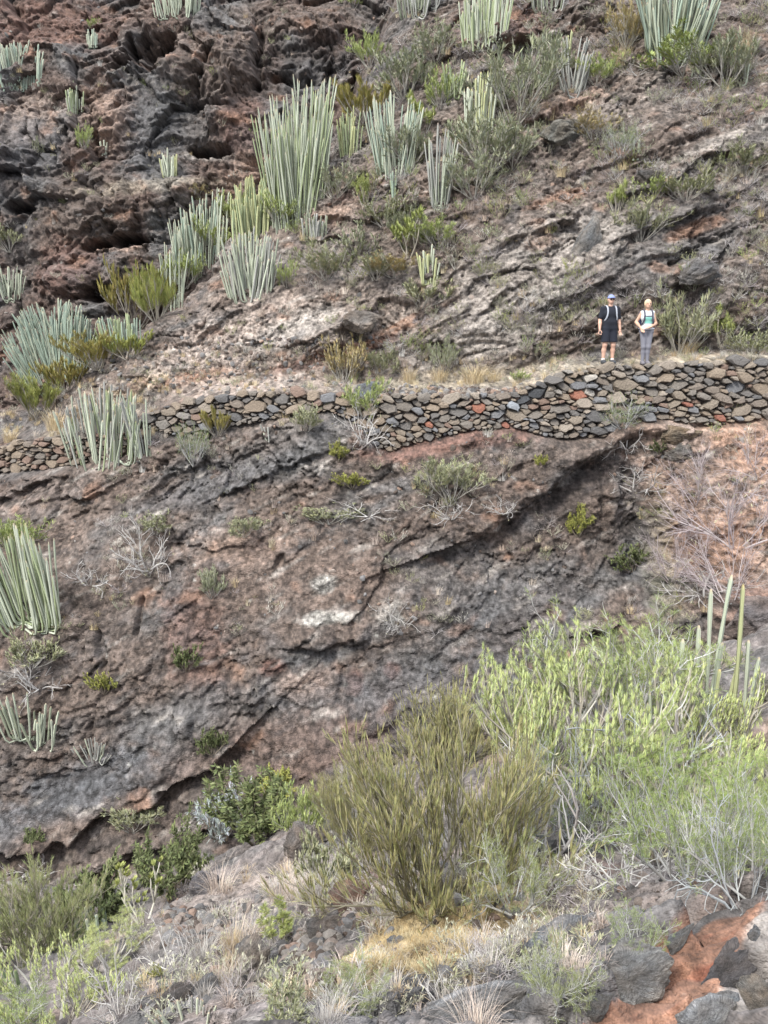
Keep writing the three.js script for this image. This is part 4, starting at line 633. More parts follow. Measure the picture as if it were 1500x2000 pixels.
// ---- shrubs of the ridge and the upper slope
shrub('olive', 'yellow olive broom on the ridge between the spurge hedge and the big dome', 265, 640, 110, 105);
shrub('limebroom', 'lime green broom behind the few blue columns on the ridge', 300, 600, 70, 70);
shrub('olive', 'low olive broom sprawling below the few blue columns on the ridge', 190, 720, 95, 62);
shrub('limebroom', 'bright green broom under the biggest dome spurge, at the ravine edge', 75, 820, 95, 80);
shrub('olive', 'yellowish broom between the dome spurge and the bright green broom', 130, 765, 90, 60);
shrub('limescrub', 'yellow green bush growing out of the pale ridge hedge', 412, 500, 80, 60);
shrub('limescrub', 'yellow green bush at the foot of the tallest spurge clump', 460, 440, 60, 55);
shrub('olive', 'olive broom behind the small bright green spurge on the ridge', 710, 240, 80, 62);
shrub('tabaiba', 'lime rosette bush right of the bluish spurge', 822, 270, 42, 70);
shrub('sage', 'large grey green bush right of the yellow columns, upper slope', 1005, 240, 130, 120);
shrub('sage', 'grey green bush under the yellow columns of the upper slope', 955, 330, 110, 95);
shrub('sage', 'greyish bush trailing below the old grey spurge', 925, 385, 95, 80);
shrub('sage', 'pale bush with yellow tips left of the short hanging spurge', 800, 320, 70, 60);
shrub('tabaiba', 'leggy rosette bush over the old grey spurge', 800, 500, 60, 75);
shrub('limescrub', 'yellow green bush above the small green spurge of mid slope', 855, 480, 70, 48);
shrub('sage', 'grey bush just left of the small green spurge of mid slope', 785, 465, 60, 55);
shrub('limescrub', 'wide yellow green bush below the large hooked spurge, top right', 1335, 150, 150, 55);
shrub('sage', 'grey green bush at the right of the wide yellow bush, top right', 1415, 165, 90, 75);
shrub('straw', 'straw coloured bush left of the large hooked spurge, top right', 1225, 90, 55, 75);
shrub('sage', 'grey bush left of the dead grey spurge, upper right', 1070, 170, 70, 80);
shrub('limescrub', 'pale green bush right of the dead grey spurge, upper right', 1165, 165, 55, 50);
shrub('wispy', 'wispy grey shrub beside the lone slim column', 1215, 305, 65, 55);
shrub('scrub', 'straggly grey bush above the hikers, on the banded rock', 1250, 470, 80, 70);
shrub('limescrub', 'small yellow green bush on the brown bank above the banded rock', 1280, 385, 50, 34);
shrub('tabaiba', 'tiny tree like bush with a thin trunk over the banded rock', 1205, 420, 30, 60);
shrub('tabaiba', 'tiny tree like bush on the brown bank right of the tallest clump', 712, 412, 26, 62);
shrub('scrub', 'pale green bush standing right behind the hikers', 1325, 690, 90, 105);
shrub('tabaiba', 'slim upright shrub on the path near the right edge', 1408, 680, 34, 75);
shrub('scrub', 'low pale shrub on the wall top at the right edge', 1465, 690, 70, 42);
shrub('sage', 'small green tuft left of the hiker in black', 1050, 700, 36, 26);
shrub('straw', 'dry upright shrub on the path beside the loose blue boulder', 672, 745, 62, 80);
shrub('scrub', 'pale shrub on the path between the dry upright shrub and the straw tussock', 745, 735, 50, 50);
shrub('sage', 'grey shrub on the path right of mid wall, behind straw', 870, 725, 50, 60);
shrub('limescrub', 'lime tuft on the path left of the hikers', 1018, 745, 34, 22);
shrub('limescrub', 'lime bush in the notch at the top of the ridge, beside the crag', 722, 130, 50, 50);
shrub('sage', 'pale bush behind the bluish spurge', 790, 190, 90, 70);
shrub('sage', 'pale bush at the top left of the upper slope', 850, 120, 80, 60);
shrub('limescrub', 'green bush hanging left of the upcurved green spurge', 860, 210, 50, 60);
shrub('scrub', 'dry grey bush at mid slope under the rounded grey clump', 640, 545, 80, 60);
shrub('limescrub', 'small yellow tuft right of the rounded grey clump', 560, 560, 36, 46);
shrub('scrub', 'low grey bush on the brown bank, middle of the slope', 735, 545, 70, 46);
shrub('limescrub', 'yellow bush half hidden in the lower end of the tallest clump', 545, 440, 60, 52);
shrub('limescrub', 'yellow bush inside the pale ridge hedge, its lower half', 360, 560, 60, 60);
shrub('sage', 'pale bush at the right foot of the tallest clump', 655, 385, 66, 52);
shrub('scrub', 'straw grey bush on the bank under the bluish spurge', 755, 440, 84, 50);
shrub('sage', 'grey bush in the hollow left of the leggy rosette bush', 700, 500, 80, 54);
shrub('scrub', 'wide grey bush low on the upper slope, over the red streak', 820, 600, 90, 50);
shrub('sage', 'bush between the old grey spurge and the dark boulder', 1000, 330, 80, 60);
shrub('straw', 'dry bush on the brown bank right of the dark boulder', 1160, 270, 70, 44);
shrub('scrub', 'pale bush on the brown bank under the lone slim column', 1340, 390, 90, 44);
shrub('scrub', 'grey bush near the right edge above the banded rock', 1450, 340, 90, 46);
shrub('limescrub', 'lime bush on top of the long stemmed spurge at the left edge', 25, 1075, 80, 60);
shrub('limebroom', 'soft lime broom between the ridge hedge and the olive broom', 305, 625, 70, 80);
shrub('limebroom', 'soft lime broom right under the few blue columns', 250, 700, 100, 46);
shrub('straw', 'dry pale bush on the upper slope right of the small tree like bush', 770, 540, 80, 40);
// ---- crag
shrub('limescrub', 'small green bush above the tiny pale spurge near the top cave', 183, 60, 22, 20);
shrub('scrub', 'grey bush left of the dark hollow at the left edge', 20, 490, 50, 40);
shrub('limescrub', 'olive tuft on the crag below the narrow pale spurge', 165, 290, 26, 38);
shrub('sage', 'green tuft low on the crag near the left edge', 75, 305, 24, 30);
shrub('limescrub', 'small green tuft at the top middle of the crag', 690, 15, 30, 24);
shrub('straw', 'dry tuft on the crag below the small yellow spurge', 388, 385, 34, 20);
// ---- the wall and the face below it
shrub('limescrub', 'green bush growing out of the wall in front of the small red stones', 715, 820, 70, 75);
shrub('dead', 'grey leafless bush under the gap of the wall', 712, 865, 75, 70, { d0: 18 });
shrub('olive', 'olive bush hanging in the broken part of the wall', 425, 850, 45, 50, { d0: 18 });
shrub('wispy', 'wispy grey bush below the broken part of the wall', 380, 905, 55, 75, { d0: 18 });
shrub('scrub', 'grey sprig under the left part of the wall', 600, 840, 60, 45, { d0: 18 });
shrub('wispy', 'pale leafy bush hanging from the wall foot below the hikers', 1215, 835, 75, 60, { d0: 18 });
shrub('dead', 'white tangled dead bush under the wall, below the hikers', 1225, 870, 80, 60, { d0: 18 });
shrub('limeleaf', 'small yellow flowering sprig on the face under the wall gap', 662, 898, 28, 34);
shrub('limeleaf', 'second yellow sprig lower on the face', 688, 952, 46, 28);
shrub('scrub', 'pale green bush on the ledge in the middle of the face', 880, 975, 100, 78);
shrub('dead', 'grey dead bush under the pale green one, middle ledge', 880, 1010, 95, 45);
shrub('dead', 'white dead bush on the lip of the dark overhang', 985, 1000, 65, 30);
shrub('limeleaf', 'bright green rosette plant alone on the brown rock', 1057, 908, 22, 20);
shrub('dead', 'white dead bush in the dark corner right of the overhang', 1240, 955, 110, 50);
shrub('limeleaf', 'green leafed twiggy plant on the dark wall under the overhang', 1130, 1045, 40, 60);
shrub('leafy', 'bright leafed bush at the foot of the blue grey gully', 1235, 1115, 62, 50);
shrub('leafy', 'green tuft on the brown boulders right of the overhang', 1290, 885, 40, 24);
shrub('bare', 'large leafless lilac shrub spread over the orange earth slope', 1440, 1060, 230, 150);
shrub('bare', 'leafless shrub above the large lilac one, by the right edge', 1480, 930, 150, 90);
shrub('bare', 'pale leafless shrub at the foot of the orange slope, lowest of them', 1420, 1170, 190, 150);
shrub('bare', 'leafless shrub in the middle of the orange slope', 1360, 980, 120, 110);
shrub('bare', 'low leafless shrub in the gully left of the large lilac one', 1310, 1130, 110, 120);
shrub('dead', 'fallen grey branches at the foot of the orange slope', 1380, 1160, 150, 60);
shrub('dead', 'tangle of dead grey stems on the left slope, largest', 290, 1110, 100, 95);
shrub('scrub', 'dry green bush behind the largest dead tangle', 305, 1040, 80, 40);
shrub('dead', 'dead twigs trailing from the long stemmed spurge', 175, 1140, 80, 45);
shrub('dead', 'dead grey bush above the sparse hooked spurge, left edge', 75, 1340, 110, 70);
shrub('scrub', 'dry bush hanging under the long stemmed spurge', 60, 1300, 90, 60);
shrub('leafy', 'round green bush alone on the brown face, left of centre', 365, 1308, 56, 52);
shrub('limeleaf', 'small yellow green bush on the brown face left of the round green one', 203, 1352, 40, 42);
shrub('leafy', 'upright green tuft on the edge of the grey rock band', 416, 1472, 42, 54);
shrub('sage', 'green sprig on the brown face, middle left', 415, 1165, 46, 56);
shrub('dead', 'whitish dead bush between the lichen patches', 772, 1225, 66, 56);
shrub('scrub', 'dry weeds along the lip at mid face', 480, 1045, 70, 36);
shrub('scrub', 'dry weeds on the ledge left of the overhang', 640, 1020, 90, 34);
shrub('dead', 'pale dry weeds on the ledge over the earthy face', 720, 1005, 110, 32);
shrub('leafy', 'dark green tuft low on the brown bank at the left', 65, 1645, 34, 30);
shrub('scrub', 'dry weeds under the grey rock band', 260, 1620, 80, 60);
shrub('dead', 'grey twiggy weeds on the low bank at the left edge', 60, 1700, 100, 50);
// ---- ravine bed
shrub('leafy', 'dark green leafy bush in the ravine bed', 345, 1740, 120, 125);
shrub('leafy', 'broad dark bush behind the silvery shrub', 505, 1640, 140, 140);
shrub('frost', 'silvery blue shrub with drooping leaves in the ravine bed', 440, 1640, 80, 110);
shrub('limeleaf', 'bright leafed bush top standing over the dark bush in the ravine', 540, 1560, 60, 60);
shrub('darkbroom', 'olive thicket at the left edge of the ravine bed', 60, 1860, 210, 160);
shrub('leafy', 'green bush behind the blue green spurge row', 185, 1800, 120, 110);
shrub('limescrub', 'pale green bush at the foot of the big broom, left side', 600, 1640, 90, 110);
shrub('candelabra', 'bare branched pale shrub with yellow green tufts, lower left', 280, 1800, 110, 140);
shrub('bigtabaiba', 'wide lime green bush filling the lower left corner', 110, 2000, 210, 160);
shrub('bigtabaiba', 'lime green bush climbing the bank right of the spurge row', 215, 1890, 120, 110);
shrub('dead', 'grey leafless bush in front of the lime green bushes', 235, 1990, 120, 160);
shrub('dead', 'dry grey bush on the bank below the bare branched shrub', 340, 1890, 110, 90);
shrub('wispy', 'pale green shrub at the bottom left edge', 40, 2010, 140, 90);
// ---- near bank
shrub('bigbroom', 'largest olive broom, a great fan in the middle foreground', 870, 1750, 400, 340, { only: 'bank' });
shrub('bigbroom', 'olive broom half hidden at the left of the largest one', 705, 1640, 150, 170, { only: 'bank', variant: 1 });
shrub('bigbroom', 'brownish broom tops behind the largest broom', 880, 1500, 200, 150, { only: 'bank', variant: 2 });
shrub('bigtabaiba', 'bright lime rosette bush right of the largest broom', 1050, 1540, 250, 270, { only: 'bank' });
shrub('sagebaiba', 'tall sage green bush in the heart of the right thicket', 1190, 1580, 300, 300, { only: 'bank', variant: 1 });
shrub('bigtabaiba', 'lime green bush at the right edge around the thick columns', 1430, 1580, 260, 230, { only: 'bank', variant: 2 });
shrub('wispy', 'blue green wispy bush at the back of the right thicket', 1230, 1440, 300, 240, { only: 'bank' });
shrub('wispy', 'wispy green bush in front of the thick columns', 1340, 1720, 300, 260, { only: 'bank' });
shrub('wispy', 'wispy bush at the right edge over the rock ledge', 1470, 1740, 200, 230, { only: 'bank', variant: 1 });
shrub('dead', 'blue grey dead branches arching in front of the right thicket', 1230, 1730, 200, 110, { only: 'bank' });
shrub('dead', 'pale dead branches across the top of the right thicket', 1340, 1560, 320, 210, { only: 'bank', variant: 1 });
shrub('dead', 'pale leafless branches at the right edge of the thicket', 1460, 1700, 220, 200, { only: 'bank' });
shrub('dead', 'grey leafless branches in the left of the thicket, over the tan branch', 1110, 1560, 240, 200, { only: 'bank', variant: 2 });
shrub('dead', 'dark leafless twigs between the largest broom and the thicket', 1060, 1690, 240, 180, { only: 'bank', variant: 2 });
shrub('greyleaf', 'grey green bush in front of the largest broom, right', 1010, 1770, 180, 150, { only: 'bank' });
shrub('wispy', 'round bright green bush at the foot of the right thicket', 1245, 1850, 120, 80, { only: 'bank', variant: 2 });
shrub('greyleaf', 'grey leafed plant on the foreground rock slab', 1080, 1950, 150, 140, { only: 'bank', variant: 1 });
shrub('scrub', 'pale dry weed left of the largest broom', 640, 1735, 110, 110, { only: 'bank' });
shrub('greyleaf', 'grey green weed at the bottom below the straw patch', 690, 1960, 150, 110, { only: 'bank', variant: 2 });
shrub('scrub', 'dry weed at the bottom middle', 560, 1985, 120, 90, { only: 'bank' });
shrub('tabaiba', 'small pine like plant on a thin stem among the dry grass', 545, 1840, 60, 85, { only: 'bank' });
shrub('limeleaf', 'tiny green succulent on the lower left bank', 303, 1905, 24, 26, { only: 'bank' });
shrub('greenbaiba', 'green bush at the near front of the right thicket, above the dead branches', 1320, 1660, 260, 230, { only: 'bank' });
shrub('sagebaiba', 'sage bush at the back of the right thicket, left of the thick columns', 1180, 1440, 260, 230, { only: 'bank', variant: 2 });
shrub('wispy', 'dark green bush under the tall sage bush', 1130, 1640, 240, 200, { only: 'bank', variant: 2 });
shrub('greenbaiba', 'green bush cut by the right edge below the thick columns', 1500, 1660, 240, 220, { only: 'bank' });
shrub('ghost', 'blue white leafless branches at the right edge of the thicket, over the rock', 1450, 1780, 240, 230, { only: 'bank', variant: 1 });
shrub('ghost', 'blue white leafless branches high in the right thicket beside the columns', 1280, 1620, 300, 260, { only: 'bank', variant: 2 });
shrub('ghost', 'blue white twigs beside the tan branch', 1080, 1640, 200, 230, { only: 'bank' });
// a branch lying in the thicket
{
  const a = at(1065, 1470, 8.6), b = at(1185, 1545, 8.0), M = new Maker(), pts = [], rs = [];
  for (let k = 0; k <= 10; k++) { const t = k / 10; pts.push([lerp(a[0], b[0], t) + 0.02 * Math.sin(k * 1.7), lerp(a[1], b[1], t) - 0.05 * Math.sin(t * 3.1), lerp(a[2], b[2], t)]); rs.push(lerp(0.022, 0.038, t)); }
  for (let k = 1; k <= 6; k++) { const q = pts[10].slice(); pts.push([q[0] + 0.05 * k, q[1] - 0.09 * k * (1 + k * 0.12), q[2] + 0.02 * k]); rs.push(0.038 + 0.003 * k); }
  M.tube(pts, rs, [0.40, 0.34, 0.27], 7); M.tube([pts[3], [pts[3][0] - 0.1, pts[3][1] + 0.2, pts[3][2]], [pts[3][0] - 0.28, pts[3][1] + 0.33, pts[3][2] + 0.05]], [0.016, 0.012, 0.006], [0.42, 0.37, 0.30], 5); M.tube([pts[7], [pts[7][0] + 0.02, pts[7][1] + 0.2, pts[7][2]], [pts[7][0] - 0.05, pts[7][1] + 0.42, pts[7][2] + 0.05]], [0.016, 0.012, 0.006], [0.42, 0.37, 0.30], 5);
  tag(scene.add(mesh(numbered('fallen_branch'), M.build(), woodMat)) && scene.children[scene.children.length - 1], 'thick tan branch leaning through the right thicket', 'branch');
}

// ---------------------------------------------------------------- grass
function grassGeo(seed, n, cols, w, droop, spread) {
  const r = rngOf(seed), M = new Maker();
  for (let k = 0; k < n; k++) {
    const a = r() * 6.2832, q = Math.sqrt(r()), bx = Math.cos(a) * q * spread, bz = Math.sin(a) * q * spread, L = 0.55 + 0.5 * r(), b = a + (r() - 0.5) * 1.6, out = (0.15 + 0.6 * r()) * (0.3 + q), c = cols[Math.floor(r() * cols.length)], f = 0.85 + 0.3 * r(), pts = [];
    for (let j = 0; j <= 3; j++) { const t = j / 3; pts.push([bx + Math.cos(b) * out * t * t * L, L * (t - droop * t * t * t * r()) - 0.03, bz + Math.sin(b) * out * t * t * L]); }
    M.strip(pts, w, [c[0] * f, c[1] * f, c[2] * f], -Math.sin(b), 0, Math.cos(b));
  }
  return M.build();
}
const strawC = [[0.58, 0.47, 0.28], [0.50, 0.40, 0.25], [0.62, 0.54, 0.38], [0.44, 0.34, 0.22]], pinkC = [[0.55, 0.44, 0.36], [0.50, 0.42, 0.37], [0.60, 0.52, 0.44], [0.42, 0.35, 0.31]], greyC = [[0.42, 0.39, 0.36], [0.50, 0.48, 0.45], [0.36, 0.33, 0.30]];
const tuftGeo = { straw: [1, 2].map(k => grassGeo(k, 190, strawC, 0.008, 0.5, 0.28)), pink: [3, 4].map(k => grassGeo(k, 220, pinkC, 0.005, 0.5, 0.32)), grey: [5, 6].map(k => grassGeo(k, 200, greyC, 0.006, 0.4, 0.3)) };
let tuftN = 0;
function tussock(kind, label, u, v, wpx, hpx, o = {}) {
  const p = land(u, v, o.d0 || 1.6, o.only); if (!p) return; const m = perPx(-p[2]), g = tuftGeo[kind][tuftN++ % 2];
  const t = tag(mesh(numbered('grass_tussock'), g, leafMat), label, 'grass', o.group); t.position.set(p[0], p[1] - 0.02, p[2]); t.rotation.y = tuftN * 1.7; t.scale.set(wpx * m / 1.1, hpx * m / 0.85, wpx * m / 1.1); scene.add(t);
}
tussock('straw', 'golden straw tussock on the path, the biggest, left of the hikers', 925, 748, 70, 44);
tussock('straw', 'golden straw tussock left of the biggest one on the path', 858, 745, 56, 36);
tussock('straw', 'thin straw tussock on the path between two shrubs', 800, 748, 44, 40);
tussock('straw', 'straw tussock on the path right behind the straw coloured ground', 965, 745, 40, 28);
tussock('straw', 'dry yellow tussock on the upper slope left of the rust ledge', 1075, 235, 44, 40);
tussock('straw', 'pale straw tussock below the straw bush at the top right', 1210, 130, 60, 50);
tussock('straw', 'dry tussock on the slope at the right, above the wide yellow bush', 1450, 110, 60, 50);
tussock('straw', 'dry tussock below the bright green broom, left edge', 110, 838, 70, 50);
tussock('straw', 'dry tussock on the left low wall', 20, 862, 44, 30);
tussock('straw', 'dry stalks on the path beside the dry upright shrub', 690, 742, 26, 60);
tussock('straw', 'dry tussock behind the right part of the wall', 1345, 690, 50, 30);
tussock('straw', 'yellow tussock over the banded rock, mid slope', 1095, 345, 34, 26);
tussock('pink', 'pinkish dry grass tussock, uppermost on the near bank', 430, 1745, 90, 60, { only: 'bank' });
tussock('pink', 'tall pinkish grass left of the big broom', 560, 1760, 130, 80, { only: 'bank' });
tussock('pink', 'pinkish grass below the small pine like plant', 470, 1850, 110, 80, { only: 'bank' });
tussock('straw', 'orange straw tussock beside the tan boulder', 455, 1860, 60, 70, { only: 'bank' });
tussock('grey', 'grey dry grass right of the tall pinkish grass', 630, 1770, 120, 80, { only: 'bank' });
tussock('grey', 'grey dry grass on the lower left bank', 395, 1880, 110, 70, { only: 'bank' });
tussock('pink', 'pinkish grass under the tan boulder', 430, 1925, 80, 70, { only: 'bank' });
tussock('pink', 'pale grass tussock on the foreground slab', 1130, 1900, 90, 60, { only: 'bank' });
tussock('pink', 'pale grass blades at the bottom edge, middle', 930, 2010, 130, 80, { only: 'bank' });
tussock('grey', 'grey grass at the bottom edge, left of middle', 640, 2000, 110, 70, { only: 'bank' });

// ---------------------------------------------------------------- boulders
boulder(715, 757, 38, 30, [0.32, 0.335, 0.36], 'loose blue grey boulder lying on the path above the wall', { d0: 18 });
boulder(1322, 850, 60, 30, [0.40, 0.31, 0.22], 'tan slab shaped boulder under the right part of the wall', { d0: 17 });
boulder(1330, 880, 66, 34, [0.30, 0.27, 0.24], 'grey boulder under the tan slab', { d0: 17 });
boulder(1100, 255, 60, 40, [0.30, 0.285, 0.25], 'dark boulder at the end of the rust ledge, upper slope', { d0: 20 });
boulder(1265, 345, 52, 32, [0.22, 0.19, 0.17], 'brown boulder beside the wispy shrub, upper slope', { d0: 20 });
boulder(700, 620, 52, 36, [0.36, 0.31, 0.27], 'tan block on the slope above the red streak', { d0: 20 });
boulder(1145, 468, 40, 60, [0.42, 0.40, 0.38], 'pale tilted slab in the banded rock', { d0: 20, rz: -0.5, deep: 0.5 });
boulder(1365, 525, 80, 40, [0.30, 0.28, 0.27], 'grey overhanging slab in the banded rock at the right', { d0: 20, rz: 0.35 });
boulder(495, 1868, 72, 70, [0.36, 0.31, 0.27], 'big tan angular boulder on the near bank', { only: 'bank' });
boulder(625, 1805, 58, 64, [0.28, 0.24, 0.215], 'brown angular boulder right of the dry grass', { only: 'bank' });
boulder(655, 1770, 28, 40, [0.17, 0.16, 0.16], 'dark narrow rock beside the brown angular boulder', { only: 'bank' });
boulder(592, 1640, 78, 62, [0.33, 0.28, 0.25], 'rounded brown boulder at the left foot of the broom', { only: 'bank' });
boulder(398, 1722, 60, 46, [0.27, 0.25, 0.26], 'grey rounded boulder at the edge of the ravine', { only: 'bank' });
boulder(690, 1750, 70, 60, [0.30, 0.19, 0.145], 'red brown rock under the big broom', { only: 'bank' });
boulder(395, 1930, 60, 36, [0.30, 0.29, 0.29], 'pale grey slab among the grass, bottom left', { only: 'bank', rz: 0.5 });
boulder(330, 1950, 90, 36, [0.20, 0.17, 0.155], 'dark brown slab at the bottom left', { only: 'bank', rz: 0.5 });
boulder(590, 1830, 20, 20, [0.55, 0.50, 0.42], 'small cream stone under the brown angular boulder', { only: 'bank' });
boulder(705, 1800, 18, 16, [0.28, 0.29, 0.32], 'small round grey stone at the left of the golden patch', { only: 'bank' });
boulder(770, 1840, 26, 22, [0.32, 0.33, 0.35], 'grey stone sunk in the golden patch', { only: 'bank' });
boulder(1090, 1660, 34, 30, [0.18, 0.17, 0.17], 'dark boulder deep between the broom and the thicket', { only: 'bank' });
boulder(1225, 1880, 130, 80, [0.44, 0.42, 0.40], 'craggy grey boulder left of the orange rock', { only: 'bank', rz: 0.25 });
boulder(1165, 1965, 60, 40, [0.27, 0.26, 0.25], 'dark rock under the craggy grey boulder', { only: 'bank' });
boulder(1390, 1985, 190, 80, [0.5, 0.49, 0.49], 'pale grey boulder in the bottom right corner', { only: 'bank', rz: 0.15 });
boulder(1485, 1940, 60, 60, [0.44, 0.38, 0.32], 'cream boulder at the right edge, bottom', { only: 'bank' });
boulder(1430, 1890, 130, 70, [0.22, 0.20, 0.20], 'dark rough rock right of the orange rock', { only: 'bank', rz: 0.5 });
boulder(1480, 1820, 40, 34, [0.36, 0.36, 0.37], 'grey block at the right edge above the dark rough rock', { only: 'bank' });
boulder(1320, 1840, 80, 26, [0.32, 0.31, 0.30], 'low grey rock along the upper rim of the orange rock', { only: 'bank', rz: 0.3 });
boulder(930, 1960, 330, 70, [0.43, 0.415, 0.41], 'broad grey rock slab along the bottom, middle', { only: 'bank', rz: 0.12 });
boulder(1110, 1825, 150, 60, [0.36, 0.355, 0.36], 'blue grey ledge rock beneath the grey green bush', { only: 'bank' });
boulder(1480, 1200, 110, 80, [0.30, 0.25, 0.235], 'brown boulder over the dark hollow at the right edge', { only: 'slope', d0: 12 });
boulder(1495, 1340, 60, 46, [0.33, 0.30, 0.24], 'tan rock under the dark hollow at the right edge', { d0: 8 });

// ---------------------------------------------------------------- stuff nobody could count: low weeds and rubble
function scatter(name, geo, mat, list, cols) {
  const im = new THREE.InstancedMesh(geo, mat, list.length), M = new THREE.Matrix4(), Q = new THREE.Quaternion(), E = new THREE.Euler(), r = rngOf(list.length + 3), c = new THREE.Color();
  list.forEach((e, i) => { E.set(e.tilt ? r() * 6 : 0.3 * (r() - 0.5), r() * 6.283, e.tilt ? r() * 6 : 0.3 * (r() - 0.5)); M.compose(new THREE.Vector3(...e.p), Q.setFromEuler(E), new THREE.Vector3(e.s * (0.8 + 0.5 * r()), e.s * (e.flat || 1) * (0.8 + 0.4 * r()), e.s * (0.8 + 0.5 * r()))); im.setMatrixAt(i, M); const k = cols[Math.floor(r() * cols.length)], f = 0.8 + 0.4 * r(); im.setColorAt(i, c.setRGB(k[0] * f, k[1] * f, k[2] * f)); });
  im.name = name; im.castShadow = im.receiveShadow = true; im.userData = { kind: 'stuff' }; scene.add(im);
}
{
  const r = rngOf(4242), weeds = [], straw = [], scree = [], green = [], twigs = [];
  const box = (n, u0, u1, v0, v1, f, only) => { for (let k = 0; k < n; k++) { const u = lerp(u0, u1, r()), v = lerp(v0, v1, r()), p = land(u, v, only === 'bank' ? 1.6 : 12, only); if (p) f(p, u, v); } };
  const above = (u, v) => v < 760 - (u - 300) * 0.03;
  box(2600, 560, 1540, 0, 700, (p, u, v) => { const n = n3(p[0] * 0.45, p[1] * 0.45, 191) + 0.4 * n3(p[0] * 1.7, p[1] * 1.7, 92); if (n < 0.05 || p[3] !== 'slope') return; const s = 0.16 + 0.3 * r(); (r() < 0.4 ? weeds : r() < 0.6 ? twigs : r() < 0.5 ? straw : green).push({ p, s }); }, 'slope');
  box(3600, -40, 1540, 0, 1250, (p, u, v) => {
    const n = n3(p[0] * 0.5, p[1] * 0.5, 91) + 0.5 * n3(p[0] * 1.7, p[1] * 1.7, 92), crag = p[3] === 'crag', q = crag ? 0.12 : above(u, v) ? 0.0 : 0.18; if (n < q) return;
    const s = 0.1 + 0.24 * r(); (r() < 0.36 ? straw : r() < 0.6 ? weeds : r() < 0.7 ? twigs : green).push({ p, s });
  }, 'slope');
  box(700, 250, 1540, 690, 775, (p) => { if (p[3] === 'slope') (r() < 0.75 ? straw : weeds).push({ p, s: 0.09 + 0.16 * r() }); }, 'slope');
  box(260, 0, 330, 740, 860, (p) => straw.push({ p, s: 0.1 + 0.2 * r() }), 'slope');
  box(700, 250, 1180, 1690, 2000, (p) => { if (n3(p[0] * 1.1, p[2] * 1.1, 95) > 0) (r() < 0.35 ? straw : r() < 0.5 ? weeds : twigs).push({ p, s: (0.05 + 0.1 * r()) * (-p[2] > 5 ? 1.6 : 1) }); }, 'bank');
  box(1500, 0, 1540, 0, 1250, (p, u, v) => { if (n3(p[0] * 0.6, p[1] * 0.6, 97) > 0.05) scree.push({ p, s: 0.03 + 0.09 * r() * r(), flat: 0.7, tilt: 1 }); }, 'slope');
  box(500, 200, 760, 660, 770, p => scree.push({ p, s: 0.03 + 0.07 * r(), flat: 0.6, tilt: 1 }), 'slope');
  box(300, 690, 1050, 758, 780, p => scree.push({ p, s: 0.04 + 0.08 * r(), flat: 0.6, tilt: 1 }), 'slope');
  box(1300, 240, 1540, 1680, 2000, p => { if (n3(p[0] * 1.3, p[2] * 1.3, 98) > -0.05 && p[2] < -4.2) scree.push({ p, s: 0.015 + 0.05 * r() * r() * (-p[2] > 5 ? 1.5 : 0.8), flat: 0.7, tilt: 1 }); }, 'bank');
  for (const [u, v, ru, rv, n] of [[380, 1810, 60, 36, 150], [600, 1870, 50, 50, 150], [690, 1780, 30, 26, 60]]) box(n, u - ru, u + ru, v - rv, v + rv, p => scree.push({ p, s: 0.03 + 0.06 * r(), flat: 0.7, tilt: 1 }), 'bank');
  const gold = []; box(900, 720, 930, 1760, 1910, (p, u, v) => { if (Math.hypot((u - 820) / 110, (v - 1830) / 75) < 1) gold.push({ p, s: 0.03 + 0.045 * r(), flat: 0.8 }); }, 'bank');
  scatter('golden_grass', grassGeo(18, 40, [[1, 1, 1]], 0.022, 0.8, 0.6), leafMat, gold, [[0.40, 0.30, 0.155], [0.34, 0.25, 0.13], [0.45, 0.36, 0.21], [0.36, 0.31, 0.20]]);
  const weedGeo = (() => { const g = grow({ ...K.scrub, levels: [{ n: 8, ang: 1.1, foot: 0.12, len: [0.5, 0.8], rad: 0.016, wob: 0.4, up: 0.05, seg: 2 }, { n: [3, 4], from: 0.25, ang: 0.7, len: [0.4, 0.6], rad: 0.6, wob: 0.3, seg: 1, up: 0.1 }], greens: [[1, 1, 1]], barks: [[1, 1, 1]], leaf: { n: 5, len: 0.16, w: 0.016, spread: 0.9, up: 0.1, along: 0.1 } }, 31); return mergeGeometries([g.wood, g.leaf]); })();
  scatter('dry_grass', grassGeo(8, 46, [[1, 1, 1]], 0.018, 0.4, 0.3), leafMat, straw, [...strawC, ...pinkC, ...greyC]);
  scatter('grey_weeds', weedGeo, leafMat, weeds, [[0.40, 0.38, 0.30], [0.34, 0.34, 0.25], [0.44, 0.42, 0.37], [0.36, 0.36, 0.22]]);
  const twigGeo = grow({ ...K.dead, levels: [{ n: 9, ang: 1.4, foot: 0.12, len: [0.5, 0.8], rad: 0.016, wob: 0.6, up: 0.03, seg: 3 }, { n: [3, 5], from: 0.2, ang: 0.8, len: [0.4, 0.6], rad: 0.6, wob: 0.5, seg: 2 }, { n: [2, 3], from: 0.2, ang: 0.8, len: [0.4, 0.6], rad: 0.6, wob: 0.5, seg: 1 }], barks: [[1, 1, 1]], leaf: null }, 33).wood;
  scatter('dry_twigs', twigGeo, woodMat, twigs, [[0.46, 0.43, 0.43], [0.38, 0.34, 0.35], [0.52, 0.50, 0.48], [0.33, 0.29, 0.28]]);
  scatter('green_weeds', weedGeo, leafMat, green, [[0.30, 0.34, 0.14], [0.25, 0.29, 0.13], [0.36, 0.37, 0.16]]);
  scatter('loose_stones', rockGeo(555, 1, 0.95, 0.05), rockMat(1.3, 0.02, [1, 1, 1]), scree, [C.grey, C.pale, C.earth, C.clay, C.pink, C.brown, [0.3, 0.29, 0.29], [0.3, 0.29, 0.29]]);
